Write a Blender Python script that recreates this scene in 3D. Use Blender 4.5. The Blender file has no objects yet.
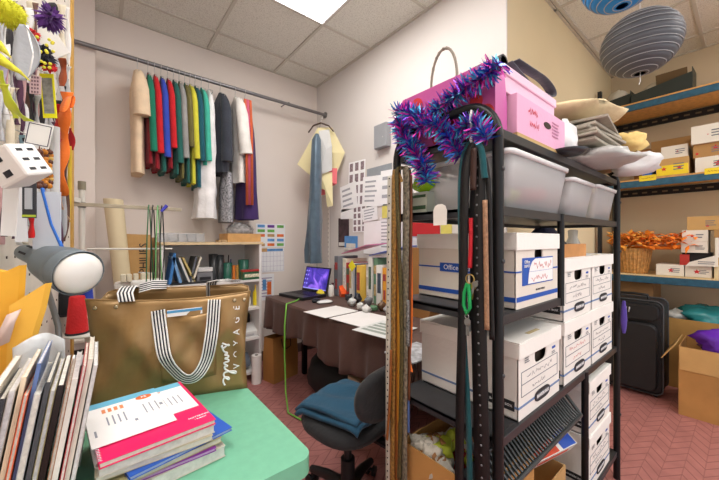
import bpy, bmesh, math, random
from mathutils import Vector, Matrix, Euler
R = math.radians
random.seed(11)
COL = bpy.context.scene.collection
SC = bpy.context.scene

# ------------------------------------------------------------------ camera geometry (level 16 mm lens, eye at 1.28 m)
F, CX, CY, EYE = 318.0, 359.5, 240.0, 1.28
SN, CS = math.sin(R(50.8)), math.cos(R(50.8))

def P(px, py, X=None, Y=None, Z=None, D=None):
    """the point of the room seen at a pixel, on a plane X, Y, Z or at depth D"""
    k = (px - CX) / F; v = (CY - py) / F
    a, b = SN * k + CS, -CS * k + SN
    if X is not None: D = X / a
    elif Y is not None: D = Y / b
    elif Z is not None: D = (Z - EYE) / v
    return Vector((a * D, b * D, EYE + v * D))

# ------------------------------------------------------------------ materials
def lin(c):
    c = c / 255.0
    return c / 12.92 if c <= 0.04045 else ((c + 0.055) / 1.055) ** 2.4
MATS = {}
def mat(name, rgb, rough=0.6, metal=0.0, var=0.06, scale=14.0, bump=0.0, bscale=60.0, trans=0.0, alpha=1.0, emit=0.0, sheen=0.0, coat=0.0, ior=1.45):
    if name in MATS: return MATS[name]
    m = bpy.data.materials.new(name); m.use_nodes = True
    nt = m.node_tree; b = nt.nodes['Principled BSDF']
    col = (lin(rgb[0]), lin(rgb[1]), lin(rgb[2]), 1)
    b.inputs['Base Color'].default_value = col
    b.inputs['Roughness'].default_value = rough
    b.inputs['Metallic'].default_value = metal
    b.inputs['IOR'].default_value = ior
    if trans: b.inputs['Transmission Weight'].default_value = trans
    if alpha < 1: b.inputs['Alpha'].default_value = alpha
    if coat: b.inputs['Coat Weight'].default_value = coat
    if sheen: b.inputs['Sheen Weight'].default_value = sheen
    if emit:
        b.inputs['Emission Color'].default_value = col; b.inputs['Emission Strength'].default_value = emit
    if var or bump:
        tc = nt.nodes.new('ShaderNodeTexCoord')
    if var:
        n = nt.nodes.new('ShaderNodeTexNoise'); n.inputs['Scale'].default_value = scale; n.inputs['Detail'].default_value = 4
        nt.links.new(tc.outputs['Object'], n.inputs['Vector'])
        r = nt.nodes.new('ShaderNodeValToRGB')
        lo = tuple(max(0, c * (1 - var)) for c in col[:3]) + (1,); hi = tuple(min(1, c * (1 + var)) for c in col[:3]) + (1,)
        r.color_ramp.elements[0].position = 0.3; r.color_ramp.elements[0].color = lo
        r.color_ramp.elements[1].position = 0.7; r.color_ramp.elements[1].color = hi
        nt.links.new(n.outputs['Fac'], r.inputs['Fac']); nt.links.new(r.outputs['Color'], b.inputs['Base Color'])
    if bump:
        n2 = nt.nodes.new('ShaderNodeTexNoise'); n2.inputs['Scale'].default_value = bscale; n2.inputs['Detail'].default_value = 5
        nt.links.new(tc.outputs['Object'], n2.inputs['Vector'])
        bp = nt.nodes.new('ShaderNodeBump'); bp.inputs['Strength'].default_value = bump; bp.inputs['Distance'].default_value = 0.01
        nt.links.new(n2.outputs['Fac'], bp.inputs['Height']); nt.links.new(bp.outputs['Normal'], b.inputs['Normal'])
    MATS[name] = m
    return m
def cloth(name, rgb, **k):
    a = dict(rough=0.9, var=0.10, scale=9, bump=0.35, bscale=45, sheen=0.1); a.update(k)
    return mat(name, rgb, **a)
def paper(name, rgb, **k):
    a = dict(rough=0.75, var=0.03, scale=8, bump=0.05, bscale=30); a.update(k)
    return mat(name, rgb, **a)
def card(name, rgb, **k):
    a = dict(rough=0.85, var=0.07, scale=6, bump=0.12, bscale=70); a.update(k)
    return mat(name, rgb, **a)
def plastic(name, rgb, **k):
    a = dict(rough=0.35, var=0.02); a.update(k)
    return mat(name, rgb, **a)

# ------------------------------------------------------------------ mesh builder
def basis(right, up):
    r = Vector(right).normalized(); u = Vector(up); u = (u - r * u.dot(r)).normalized(); n = r.cross(u)
    return Matrix((r, u, n)).transposed()          # columns right, up, normal
class MB:
    def __init__(s): s.v = []; s.f = []; s.mi = []; s.sm = []
    def add(s, vs, fs, mi=0, sm=False):
        b = len(s.v); s.v += [Vector(v) for v in vs]
        for f in fs: s.f.append([b + i for i in f]); s.mi.append(mi); s.sm.append(sm)
        return s
    def box(s, c, d, rot=None, mi=0, taper=1.0):
        M = rot if isinstance(rot, Matrix) else (Euler(rot).to_matrix() if rot else Matrix.Identity(3))
        c = Vector(c); vs = []
        for z in (-.5, .5):
            t = taper if z > 0 else 1.0
            for x, y in ((-.5, -.5), (.5, -.5), (.5, .5), (-.5, .5)):
                vs.append(c + M @ Vector((x * d[0] * t, y * d[1] * t, z * d[2])))
        return s.add(vs, [(3, 2, 1, 0), (4, 5, 6, 7), (0, 1, 5, 4), (1, 2, 6, 5), (2, 3, 7, 6), (3, 0, 4, 7)], mi)
    def bx(s, x0, x1, y0, y1, z0, z1, mi=0):
        return s.box(((x0 + x1) / 2, (y0 + y1) / 2, (z0 + z1) / 2), (x1 - x0, y1 - y0, z1 - z0), None, mi)
    def loft(s, rings, mi=0, sm=True, caps=True, closed=True):
        n = len(rings[0]); vs = [p for r in rings for p in r]; fs = []
        for i in range(len(rings) - 1):
            for j in range(n if closed else n - 1):
                j2 = (j + 1) % n
                fs.append((i * n + j, i * n + j2, (i + 1) * n + j2, (i + 1) * n + j))
        s.add(vs, fs, mi, sm)
        if caps:
            s.add(rings[0], [tuple(range(n))[::-1]], mi, False); s.add(rings[-1], [tuple(range(n))], mi, False)
        return s
    def tube(s, pts, r, n=8, mi=0, closed=False, flat=1.0, caps=True):
        pts = [Vector(p) for p in pts]; m = len(pts)
        rs = list(r) if isinstance(r, (list, tuple)) else [r] * m
        rings = []; prev = None
        for i, p in enumerate(pts):
            if closed: t = pts[(i + 1) % m] - pts[i - 1]
            else: t = pts[min(i + 1, m - 1)] - pts[max(i - 1, 0)]
            if t.length < 1e-9: t = Vector((0, 0, 1))
            t.normalize()
            if prev is None:
                a = Vector((0, 0, 1)) if abs(t.z) < 0.9 else Vector((1, 0, 0))
                nrm = (a - t * a.dot(t)).normalized()
            else:
                nrm = prev - t * prev.dot(t)
                nrm = nrm.normalized() if nrm.length > 1e-6 else t.orthogonal().normalized()
            prev = nrm; bn = t.cross(nrm)
            rings.append([p + nrm * (rs[i] * flat * math.cos(2 * math.pi * k / n)) + bn * (rs[i] * math.sin(2 * math.pi * k / n)) for k in range(n)])
        if closed: rings.append(rings[0]); caps = False
        return s.loft(rings, mi, True, caps)
    def cyl(s, p0, p1, r0, r1=None, n=16, mi=0, caps=True):
        return s.tube([p0, p1], [r0, r0 if r1 is None else r1], n, mi, caps=caps)
    def lathe(s, prof, c=(0, 0, 0), n=20, mi=0, M=None, caps=True):
        c = Vector(c); M = M or Matrix.Identity(3)
        rings = [[c + M @ Vector((max(r, 1e-4) * math.cos(2 * math.pi * k / n), max(r, 1e-4) * math.sin(2 * math.pi * k / n), z)) for k in range(n)] for r, z in prof]
        return s.loft(rings, mi, True, caps)
    def ball(s, c, r, nu=14, nv=9, mi=0, M=None):
        rr = r if isinstance(r, (tuple, list)) else (r, r, r); c = Vector(c); M = M or Matrix.Identity(3); rings = []
        for i in range(nv + 1):
            a = math.pi * i / nv; a = min(max(a, 0.02), math.pi - 0.02)
            rings.append([c + M @ Vector((rr[0] * math.sin(a) * math.cos(2 * math.pi * k / nu), rr[1] * math.sin(a) * math.sin(2 * math.pi * k / nu), -rr[2] * math.cos(a))) for k in range(nu)])
        return s.loft(rings, mi, True, True)
    def strip(s, pts, wv, th=0.002, mi=0, cols=None, sm=True):
        """a flat band along pts; wv = full-width vector (or a list of them); cols = material per column"""
        pts = [Vector(p) for p in pts]; m = len(pts)
        ws = [Vector(w) for w in wv] if isinstance(wv, list) else [Vector(wv)] * m
        nc = len(cols) if cols else 1; top = []; bot = []
        for i, p in enumerate(pts):
            t = pts[min(i + 1, m - 1)] - pts[max(i - 1, 0)]
            nn = ws[i].cross(t); nn = nn.normalized() if nn.length > 1e-9 else Vector((0, 0, 1))
            top.append([p + ws[i] * (j / nc - .5) + nn * th / 2 for j in range(nc + 1)])
            bot.append([p + ws[i] * (j / nc - .5) - nn * th / 2 for j in range(nc + 1)])
        for j in range(nc):
            mm = cols[j] if cols else mi
            vs = []; fs = []
            for i in range(m): vs += [top[i][j], top[i][j + 1], bot[i][j], bot[i][j + 1]]
            for i in range(m - 1):
                a, b = i * 4, i * 4 + 4
                fs += [(a, b, b + 1, a + 1), (a + 2, a + 3, b + 3, b + 2), (a, a + 2, b + 2, b), (a + 1, b + 1, b + 3, a + 3)]
            fs += [(0, 1, 3, 2), ((m - 1) * 4, (m - 1) * 4 + 2, (m - 1) * 4 + 3, (m - 1) * 4 + 1)]
            s.add(vs, fs, mm, sm)
        return s
    def grid(s, fn, nu, nv, mi=0, sm=True):
        vs = [fn(i / nu, j / nv) for j in range(nv + 1) for i in range(nu + 1)]
        fs = [(j * (nu + 1) + i, j * (nu + 1) + i + 1, (j + 1) * (nu + 1) + i + 1, (j + 1) * (nu + 1) + i) for j in range(nv) for i in range(nu)]
        return s.add(vs, fs, mi, sm)
    def plate(s, c, right, up, w, h, th=0.002, mi=0):
        return s.box(c, (w, h, th), basis(right, up), mi)
    def poly(s, pts2, c, right, up, th=0.002, mi=0):
        """extruded outline in the plane right/up around c"""
        B = basis(right, up); c = Vector(c); n = len(pts2)
        a = [c + B @ Vector((x, y, th / 2)) for x, y in pts2]; b = [c + B @ Vector((x, y, -th / 2)) for x, y in pts2]
        s.add(a, [tuple(range(n))], mi); s.add(b, [tuple(range(n))[::-1]], mi)
        return s.add(a + b, [(i, n + i, n + (i + 1) % n, (i + 1) % n) for i in range(n)], mi)
    def mesh(s, name, mats, M=None):
        me = bpy.data.meshes.new(name)
        vs = [M @ v for v in s.v] if M is not None else s.v
        me.from_pydata([tuple(v) for v in vs], [], s.f)
        for m in (mats if isinstance(mats, (list, tuple)) else [mats]): me.materials.append(m)
        me.polygons.foreach_set('material_index', s.mi); me.polygons.foreach_set('use_smooth', s.sm)
        me.update()
        return me
    def build(s, name, mats, parent=None, loc=None, rz=0.0, bevel=0.0, solid=0.0, sub=0, weld=False):
        o = bpy.data.objects.new(name, s.mesh(name, mats)); COL.objects.link(o)
        if parent is not None: o.parent = parent
        if loc is not None: o.location = loc; o.rotation_euler = (0, 0, rz)
        if weld:
            w = o.modifiers.new('w', 'WELD'); w.merge_threshold = 1e-5
        if solid:
            q = o.modifiers.new('s', 'SOLIDIFY'); q.thickness = solid; q.offset = 0
        if bevel:
            q = o.modifiers.new('b', 'BEVEL'); q.width = bevel; q.segments = 2; q.limit_method = 'ANGLE'; q.angle_limit = R(40)
        if sub:
            q = o.modifiers.new('u', 'SUBSURF'); q.levels = sub; q.render_levels = sub
        return o

def tag(o, label=None, cat=None, group=None, kind=None):
    if label: o['label'] = label
    if cat: o['category'] = cat
    if group: o['group'] = group
    if kind: o['kind'] = kind
    return o
def thing(name, label, cat, loc=(0, 0, 0), rz=0.0, group=None):
    o = bpy.data.objects.new(name, None); COL.objects.link(o); o.empty_display_size = 0.05
    o.location = loc; o.rotation_euler = (0, 0, rz)
    return tag(o, label, cat, group)
def solo(name, label, cat, mb, mats, loc, rz=0.0, group=None, kind=None, **k):
    """a thing that is one mesh, written around its base"""
    return tag(mb.build(name, mats, None, loc, rz, **k), label, cat, group, kind)
def world(mb, name, label, cat, mats, group=None, kind=None, **k):
    """a one-mesh thing written in room coordinates: its origin goes to its base centre"""
    xs = [v.x for v in mb.v]; ys = [v.y for v in mb.v]; zs = [v.z for v in mb.v]
    c = Vector(((min(xs) + max(xs)) / 2, (min(ys) + max(ys)) / 2, min(zs)))
    mb.v = [v - c for v in mb.v]
    return tag(mb.build(name, mats, None, c, 0.0, **k), label, cat, group, kind)
def struct(name, mb, mats, **k):
    o = mb.build(name, mats, **k); o['kind'] = 'structure'; return o
def dup(root, loc, rz=None, label=None, group=None):
    r = root.copy(); COL.objects.link(r); r.location = loc
    if rz is not None: r.rotation_euler = (0, 0, rz)
    if label: r['label'] = label
    if group: r['group'] = group
    for ch in list(root.children):
        c = ch.copy(); COL.objects.link(c); c.parent = r
        for g in list(ch.children):
            d = g.copy(); COL.objects.link(d); d.parent = c
    return r
def text(s, size, c, right, up, m, parent, name='lettering', align='CENTER', ext=0.0004):
    cu = bpy.data.curves.new(name, 'FONT'); cu.body = s; cu.size = size; cu.align_x = align; cu.align_y = 'CENTER'; cu.extrude = ext; cu.resolution_u = 2
    t = bpy.data.objects.new('t', cu); COL.objects.link(t)
    me = bpy.data.meshes.new_from_object(t.evaluated_get(bpy.context.evaluated_depsgraph_get()))
    bpy.data.objects.remove(t); bpy.data.curves.remove(cu)
    B = basis(right, up).to_4x4(); B.translation = Vector(c); me.transform(B)
    me.materials.clear(); me.materials.append(m)
    o = bpy.data.objects.new(name, me); COL.objects.link(o); o.parent = parent
    return o
def squiggle(mb, c, right, up, w, h, n, seed, th=0.0016, mi=0):
    """a line of handwriting"""
    rg = random.Random(seed); B = basis(right, up); c = Vector(c); x = -w / 2
    while x < w / 2:
        L = min(w * rg.uniform(.1, .28), w / 2 - x); k = max(3, int(n * L / w)); pts = []
        for i in range(k + 1):
            pts.append(c + B @ Vector((x + L * i / k, h * (rg.uniform(-.5, .5) if i % 2 else rg.uniform(-.35, .1)), 0.0006)))
        if len(pts) > 1: mb.strip(pts, (B @ Vector((0, 1, 0))) * th, 0.0006, mi, sm=False)
        x += L + w * .04
    return mb
def lines(mb, c, right, up, w, h, n, mi, th=0.0012, off=0.0012, seed=0):
    """n printed text lines as thin bars on a sheet"""
    rg = random.Random(seed); B = basis(right, up); c = Vector(c)
    for i in range(n):
        L = w * rg.uniform(.6, 1); y = h * (.5 - (i + .5) / n)
        mb.box(c + B @ Vector((-w / 2 + L / 2, y, off)), (L, h / n * .38, 0.0005), B, mi)
    return mb
def blob(c, r, seed, amp=.25, nu=16, nv=10, M=None, flatten=None, mb=None, mi=0):
    """a crumpled lump"""
    rg = random.Random(seed); mb = mb or MB(); ph = [rg.uniform(0, 6.3) for _ in range(8)]; c = Vector(c); rings = []
    for i in range(nv + 1):
        a = min(max(math.pi * i / nv, .03), math.pi - .03); ring = []
        for k in range(nu):
            b = 2 * math.pi * k / nu
            q = 1 + amp * (.5 * math.sin(3 * b + ph[0] + 2 * a) + .4 * math.sin(5 * b + ph[1] - 3 * a) + .4 * math.sin(4 * a + ph[2]) + .35 * math.sin(7 * b + 5 * a + ph[3])) + amp * rg.uniform(-.35, .35)
            v = Vector((r[0] * q * math.sin(a) * math.cos(b), r[1] * q * math.sin(a) * math.sin(b), -r[2] * (q if a > math.pi / 2 else 1) * math.cos(a)))
            ring.append(c + (M @ v if M else v))
        rings.append(ring)
    return mb.loft(rings, mi, True, True)
# ================================================================== the setting
H = 3.10; XB = 2.01; YA = 3.27; YY = 0.98; XS = 4.44
m_wallA = mat('back wall paint', (228, 217, 209), 0.9, var=0.02, scale=1.5, bump=0.05, bscale=160)
m_wallB = mat('white wall paint', (222, 216, 212), 0.9, var=0.02, scale=1.5, bump=0.05, bscale=160)
m_wallY = mat('cream wall paint', (226, 207, 168), 0.9, var=0.03, scale=1.5, bump=0.05, bscale=160)
m_wallS = mat('tan wall paint', (214, 196, 166), 0.9, var=0.03, scale=1.2, bump=0.05, bscale=160)

def floor_mat():
    m = bpy.data.materials.new('red chevron floor'); m.use_nodes = True; nt = m.node_tree; b = nt.nodes['Principled BSDF']
    L = nt.links.new; N = nt.nodes.new
    tc = N('ShaderNodeTexCoord'); sp = N('ShaderNodeSeparateXYZ'); L(tc.outputs['Object'], sp.inputs[0])
    def M(op, a, bb=None):
        n = N('ShaderNodeMath'); n.operation = op
        for i, x in enumerate((a, bb)):
            if x is None: continue
            if hasattr(x, 'links'): L(x, n.inputs[i])
            else: n.inputs[i].default_value = x
        return n.outputs[0]
    y = M('MULTIPLY', sp.outputs['Y'], 6.5)
    tri = M('ABSOLUTE', M('SUBTRACT', M('FRACT', y), 0.5))
    zig = M('ADD', M('MULTIPLY', sp.outputs['X'], 11.0), M('MULTIPLY', tri, 2.6))
    ln = M('LESS_THAN', M('FRACT', zig), 0.13)
    seam = M('LESS_THAN', M('FRACT', M('MULTIPLY', sp.outputs['Y'], 13.0)), 0.06)
    fac = M('MAXIMUM', ln, M('MULTIPLY', seam, 0.6))
    no = N('ShaderNodeTexNoise'); no.inputs['Scale'].default_value = 9; no.inputs['Detail'].default_value = 6; L(tc.outputs['Object'], no.inputs['Vector'])
    cr = N('ShaderNodeValToRGB'); L(no.outputs['Fac'], cr.inputs['Fac'])
    cr.color_ramp.elements[0].position = .3; cr.color_ramp.elements[1].position = .7
    cr.color_ramp.elements[0].color = (lin(166), lin(108), lin(104), 1); cr.color_ramp.elements[1].color = (lin(186), lin(124), lin(118), 1)
    mx = N('ShaderNodeMixRGB'); L(fac, mx.inputs['Fac']); L(cr.outputs['Color'], mx.inputs['Color1']); mx.inputs['Color2'].default_value = (lin(144), lin(90), lin(86), 1)
    L(mx.outputs['Color'], b.inputs['Base Color']); b.inputs['Roughness'].default_value = 0.55
    bp = N('ShaderNodeBump'); bp.inputs['Strength'].default_value = .25; bp.inputs['Distance'].default_value = .004; bp.invert = True
    L(fac, bp.inputs['Height']); L(bp.outputs['Normal'], b.inputs['Normal'])
    return m
def tile_mat():
    m = mat('ceiling tile', (222, 216, 208), 0.95, var=0.0, bump=0.25, bscale=90)
    nt = m.node_tree; b = nt.nodes['Principled BSDF']; N = nt.nodes.new; L = nt.links.new
    tc = N('ShaderNodeTexCoord'); no = N('ShaderNodeTexNoise'); no.inputs['Scale'].default_value = 120; no.inputs['Detail'].default_value = 4
    L(tc.outputs['Object'], no.inputs['Vector']); cr = N('ShaderNodeValToRGB'); L(no.outputs['Fac'], cr.inputs['Fac'])
    cr.color_ramp.elements[0].position = .34; cr.color_ramp.elements[0].color = (lin(206), lin(203), lin(192), 1)
    cr.color_ramp.elements[1].position = .5; cr.color_ramp.elements[1].color = (lin(232), lin(230), lin(220), 1)
    L(cr.outputs['Color'], b.inputs['Base Color'])
    return m

struct('floor', MB().bx(-1.1, 4.6, -2.2, 3.4, -0.06, 0), floor_mat())
struct('ceiling', MB().bx(-1.1, 4.6, -2.2, 3.4, H + .006, H + .06), tile_mat())
m_bar = mat('ceiling grid bar', (205, 200, 188), 0.6, var=0)
g = MB()
for k in range(-2, 8):
    x = 0.13 + 0.665 * k
    if x < -1.05 or x > 4.4: continue
    y1 = YA if x < XB else YY
    g.bx(x - .012, x + .012, -2.2, y1, H - .004, H + .01)
for k in range(0, 8):
    y = 2.95 - 0.67 * k
    if y > YY: g.bx(-1.05, XB, y - .012, y + .012, H - .0035, H + .01)
    else: g.bx(-1.05, XS, y - .012, y + .012, H - .0035, H + .01)
# wall angles
g.bx(-.03, XB, YA - .022, YA, H - .004, H + .01); g.bx(XB - .022, XB, YY, YA, H - .004, H + .01)
g.bx(XB, XS, YY - .022, YY, H - .004, H + .01); g.bx(XS - .022, XS, -2.2, YY, H - .004, H + .01)
struct('trim_1', g, m_bar)
struct('wall_back', MB().bx(-.03, XB + .02, YA, YA + .1, 0, H), m_wallA)
struct('wall_corner', MB().bx(-1.0, -.03, 3.12, YA + .1, 0, H), m_wallA)
struct('wall_left', MB().bx(-1.1, -1.0, -2.2, YA + .1, 0, H), m_wallA)
struct('wall_right', MB().bx(XB, XB + .012, YY, YA, 0, H), m_wallB)
struct('wall_alcove', MB().bx(XB + .012, XS + .1, YY, YY + .1, 0, H), m_wallY)
struct('wall_far', MB().bx(XS, XS + .1, -2.2, YY, 0, H), m_wallS)
m_base = mat('dark rubber baseboard', (96, 78, 72), 0.6)
struct('baseboard_back', MB().bx(-.03, XB, YA - .012, YA, 0, .1), m_base)
struct('baseboard_right', MB().bx(XB - .012, XB, YY, YA - .012, 0, .1), m_base)
struct('baseboard_far', MB().bx(XS - .012, XS, -2.2, YY, 0, .1), m_base)

# ceiling light panels (one in view; its copies are added unseen for fill)
m_diff = mat('lit diffuser', (255, 252, 248), 0.5, var=0, emit=9.5)
m_lframe = mat('light frame', (235, 232, 228), 0.5, var=0)
def ceiling_light(x, y, w, l, label):
    t = thing('ceiling_light', label, 'ceiling light', (x, y, H - .012), 0, 'ceiling light panels')
    MB().box((0, 0, .004), (w, l, .008)).build('diffuser', m_diff, t)
    f = MB()
    for s in (-1, 1):
        f.bx(s * (w / 2 + .008) - .008, s * (w / 2 + .008) + .008, -l / 2 - .016, l / 2 + .016, 0, .014)
        f.bx(-w / 2, w / 2, s * (l / 2 + .008) - .008, s * (l / 2 + .008) + .008, 0, .014)
    f.build('frame', m_lframe, t)
    return t
L1 = ceiling_light(1.1275, 1.61, .617, 1.29, 'bright white ceiling light panel above the desk end of the room')
dup(L1, (1.1275, -1.07, H - .012), 0, 'added fill light panel behind the camera, out of view')  # no known lamp here, added as fill from behind
dup(L1, (-.2, .3, H - .012), 0, 'added fill light panel overhead beside the left wall, out of view')  # unseen panel put in to fill the left side
dup(L1, (3.1225, -1.07, H - .012), 0, 'added fill light panel towards the far storage shelves, out of view')  # extra panel out of view, added to brighten the right side

# even ambient fill, added through the open side left unbuilt behind the camera
w = bpy.data.worlds.new('World'); SC.world = w; w.use_nodes = True
w.node_tree.nodes['Background'].inputs[0].default_value = (0.96, 0.98, 1.0, 1)
w.node_tree.nodes['Background'].inputs[1].default_value = 1.0

cd = bpy.data.cameras.new('camera'); cd.sensor_width = 36; cd.lens = 36 * F / 719; cd.clip_start = .02
cam = bpy.data.objects.new('camera', cd); COL.objects.link(cam)
cam.location = (0, 0, EYE); cam.rotation_euler = (R(90), 0, math.atan2(-CS, SN))
SC.camera = cam
SC.view_settings.view_transform = 'Standard'; SC.view_settings.look = 'None'; SC.view_settings.gamma = 1
SC.view_settings.use_curve_mapping = False; SC.view_settings.exposure = 0.32
# ================================================================== the black metal rack and what is on it
m_blk = mat('black powder coat', (22, 22, 24), 0.38, metal=0.3, var=0.05)
m_blk2 = mat('black shelf board', (46, 47, 50), 0.36, var=0.15, scale=20)
RX0, RX1, RY0, RY1 = .873, 2.15, .45, .845
rack = thing('storage_rack', 'tall black tubular metal rack with arched ends, loaded with white file boxes', 'rack', (RX0, RY0, 0))
W_, D_ = RX1 - RX0, RY1 - RY0
def arch(x, name):
    pts = [(x, 0, .0), (x, 0, 1.57)]
    for i in range(1, 9):
        a = math.pi / 2 * i / 8; pts.append((x, .1 - .1 * math.cos(a), 1.57 + .11 * math.sin(a)))
    for i in range(0, 9):
        a = math.pi / 2 * i / 8; pts.append((x, D_ - .1 + .1 * math.sin(a), 1.57 + .11 * math.cos(a)))
    pts.append((x, D_, 0))
    MB().tube(pts, .0155, 12).build(name, m_blk, rack)
arch(0, 'end_frame'); arch(W_, 'end_frame')
def rshelf(z, x0, x1, name='shelf'):
    m = MB().bx(x0, x1, .012, D_ - .012, z - .012, z)
    m.bx(x0, x1, -.004, .014, z - .028, z - .0004).bx(x0, x1, D_ - .014, D_ + .004, z - .028, z - .0004)
    m.bx(x0, x0 + .012, .014, D_ - .014, z - .028, z).bx(x1 - .012, x1, .014, D_ - .014, z - .028, z)
    m.build(name, m_blk2, rack, bevel=.002)
S1, S2, S3, S4, S6 = 1.60, 1.378, 1.063, .712, .15
LIFT = .001
for z in (S1, S2, S4): rshelf(z, .0, W_)
rshelf(S3, .0, .486)
rshelf(S6, .0, W_)
for y in (0, D_):
    MB().cyl((.474, y, S3 - .03), (.474, y, S2), .0125, n=12).build('middle_post', m_blk, rack)
    MB().cyl((.754, y, S6), (.754, y, S4), .014, n=12).build('middle_post', m_blk, rack)
for x in (0, W_):
    k = MB()
    for z in (.35, .9, 1.22, 1.48): k.ball((x, -.016, z), (.007, .004, .007), 8, 5)
    k.build('post_plug', mat('grey plug', (70, 70, 72), .4, var=0), rack)
# slanted wire shoe shelf
sl = MB()
n = 34
for i in range(n):
    x = .03 + (.70 - .03) * i / (n - 1)
    sl.tube([(x, .005, .535), (x + .004, .03, .55), (x + .008, .09, .605), (x + .014, .125, .668)], .0052, 6)
sl.tube([(.02, .004, .534), (.715, .004, .534)], .008, 8).tube([(.02, .13, .68), (.715, .13, .68)], .007, 8).tube([(.02, .07, .614), (.715, .07, .614)], .005, 6)
sl.bx(.02, .715, .03, .14, .528, .532)
sl.tube([(.715, .004, .534), (.715, .13, .68)], .008, 8).tube([(.02, .004, .534), (.02, .13, .68)], .008, 8)
tag(sl.build('slatted_shelf', mat('satin dark wire', (70, 74, 76), .35, metal=.4, var=.05), rack), 'slanted slatted wire shelf')

# ---- file boxes
m_wcard = card('white box card', (236, 232, 226), var=.03); m_lid = card('white lid card', (242, 239, 233), var=.02)
m_wcard2 = card('aged white box card', (228, 220, 208), var=.04)
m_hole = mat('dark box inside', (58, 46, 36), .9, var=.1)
m_ink = mat('black print', (40, 40, 44), .7, var=0)
m_gry = mat('grey print', (112, 116, 124), .7, var=0)
m_blu = mat('office blue print', (32, 84, 176), .6, var=0)
m_slate = mat('slate blue print', (112, 136, 176), .7, var=0)
m_red = mat('red ink', (196, 44, 44), .7, var=0)
m_pen = mat('pen ink', (70, 64, 84), .7, var=0)
m_wht = mat('white print', (245, 245, 245), .6, var=0)
def holed_panel(mb, x0, x1, z0, z1, y0, y1, hx, hz, hw, hh, rr=.5, mi=0, N=40):
    """front panel with a rounded handle hole"""
    ang = sorted(set([2 * math.pi * i / N for i in range(N)] + [math.atan2(z - hz, x - hx) % (2 * math.pi) for x in (x0, x1) for z in (z0, z1)]))
    o = []; q = []
    for a in ang:
        c, s = math.cos(a), math.sin(a)
        t = min([(x - hx) / c for x in (x0, x1) if abs(c) > 1e-6 and (x - hx) / c > 0] + [(z - hz) / s for z in (z0, z1) if abs(s) > 1e-6 and (z - hz) / s > 0])
        o.append((hx + c * t, hz + s * t))
        e = 3.2; k = (abs(c / hw) ** e + abs(s / hh) ** e) ** (-1 / e); q.append((hx + c * k, hz + s * k))
    n = len(ang)
    vs = [(x, y0, z) for x, z in o] + [(x, y0, z) for x, z in q] + [(x, y1, z) for x, z in o] + [(x, y1, z) for x, z in q]; fs = []
    for i in range(n):
        j = (i + 1) % n
        fs += [(i, j, n + j, n + i), (2 * n + i, 3 * n + i, 3 * n + j, 2 * n + j), (n + i, n + j, 3 * n + j, 3 * n + i)]
    return mb.add(vs, fs, mi)
BW, BD, BH = .333, .383, .243
def box_body(t, w, d, h, m, hz, hw=.048, hh=.026, inside=None):
    b = MB(); th = .004
    holed_panel(b, -w / 2, w / 2, 0, h, 0, th, 0, hz, hw, hh)
    b.bx(-w / 2, w / 2, d - th, d, 0, h).bx(-w / 2, -w / 2 + th, th, d - th, 0, h).bx(w / 2 - th, w / 2, th, d - th, 0, h).bx(-w / 2, w / 2, th, d - th, 0, th)
    b.build('body', m, t)
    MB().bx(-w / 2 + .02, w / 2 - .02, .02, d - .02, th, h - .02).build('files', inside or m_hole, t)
def box_lid(t, w, d, h, m, lh, slots=True, over=.006, lift=.0):
    b = MB(); o = over; z1 = h + .004; z0 = z1 - lh
    b.bx(-w / 2 - o, w / 2 + o, -o, d + o, z1 - .005, z1)
    b.bx(-w / 2 - o, w / 2 + o, -o, -o + .003, z0, z1 - .005).bx(-w / 2 - o, w / 2 + o, d + o - .003, d + o, z0, z1 - .005)
    b.bx(-w / 2 - o, -w / 2 - o + .003, -o + .003, d + o - .003, z0, z1 - .005).bx(w / 2 + o - .003, w / 2 + o, -o + .003, d + o - .003, z0, z1 - .005)
    L = b.build('lid', m_lid, t, bevel=.0025)
    if slots:
        MB().bx(-.045, .045, .02, .034, z1 - .001, z1 + .001).build('slot', mat('manila slot', (206, 186, 140), .8, var=.05), L)
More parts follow.
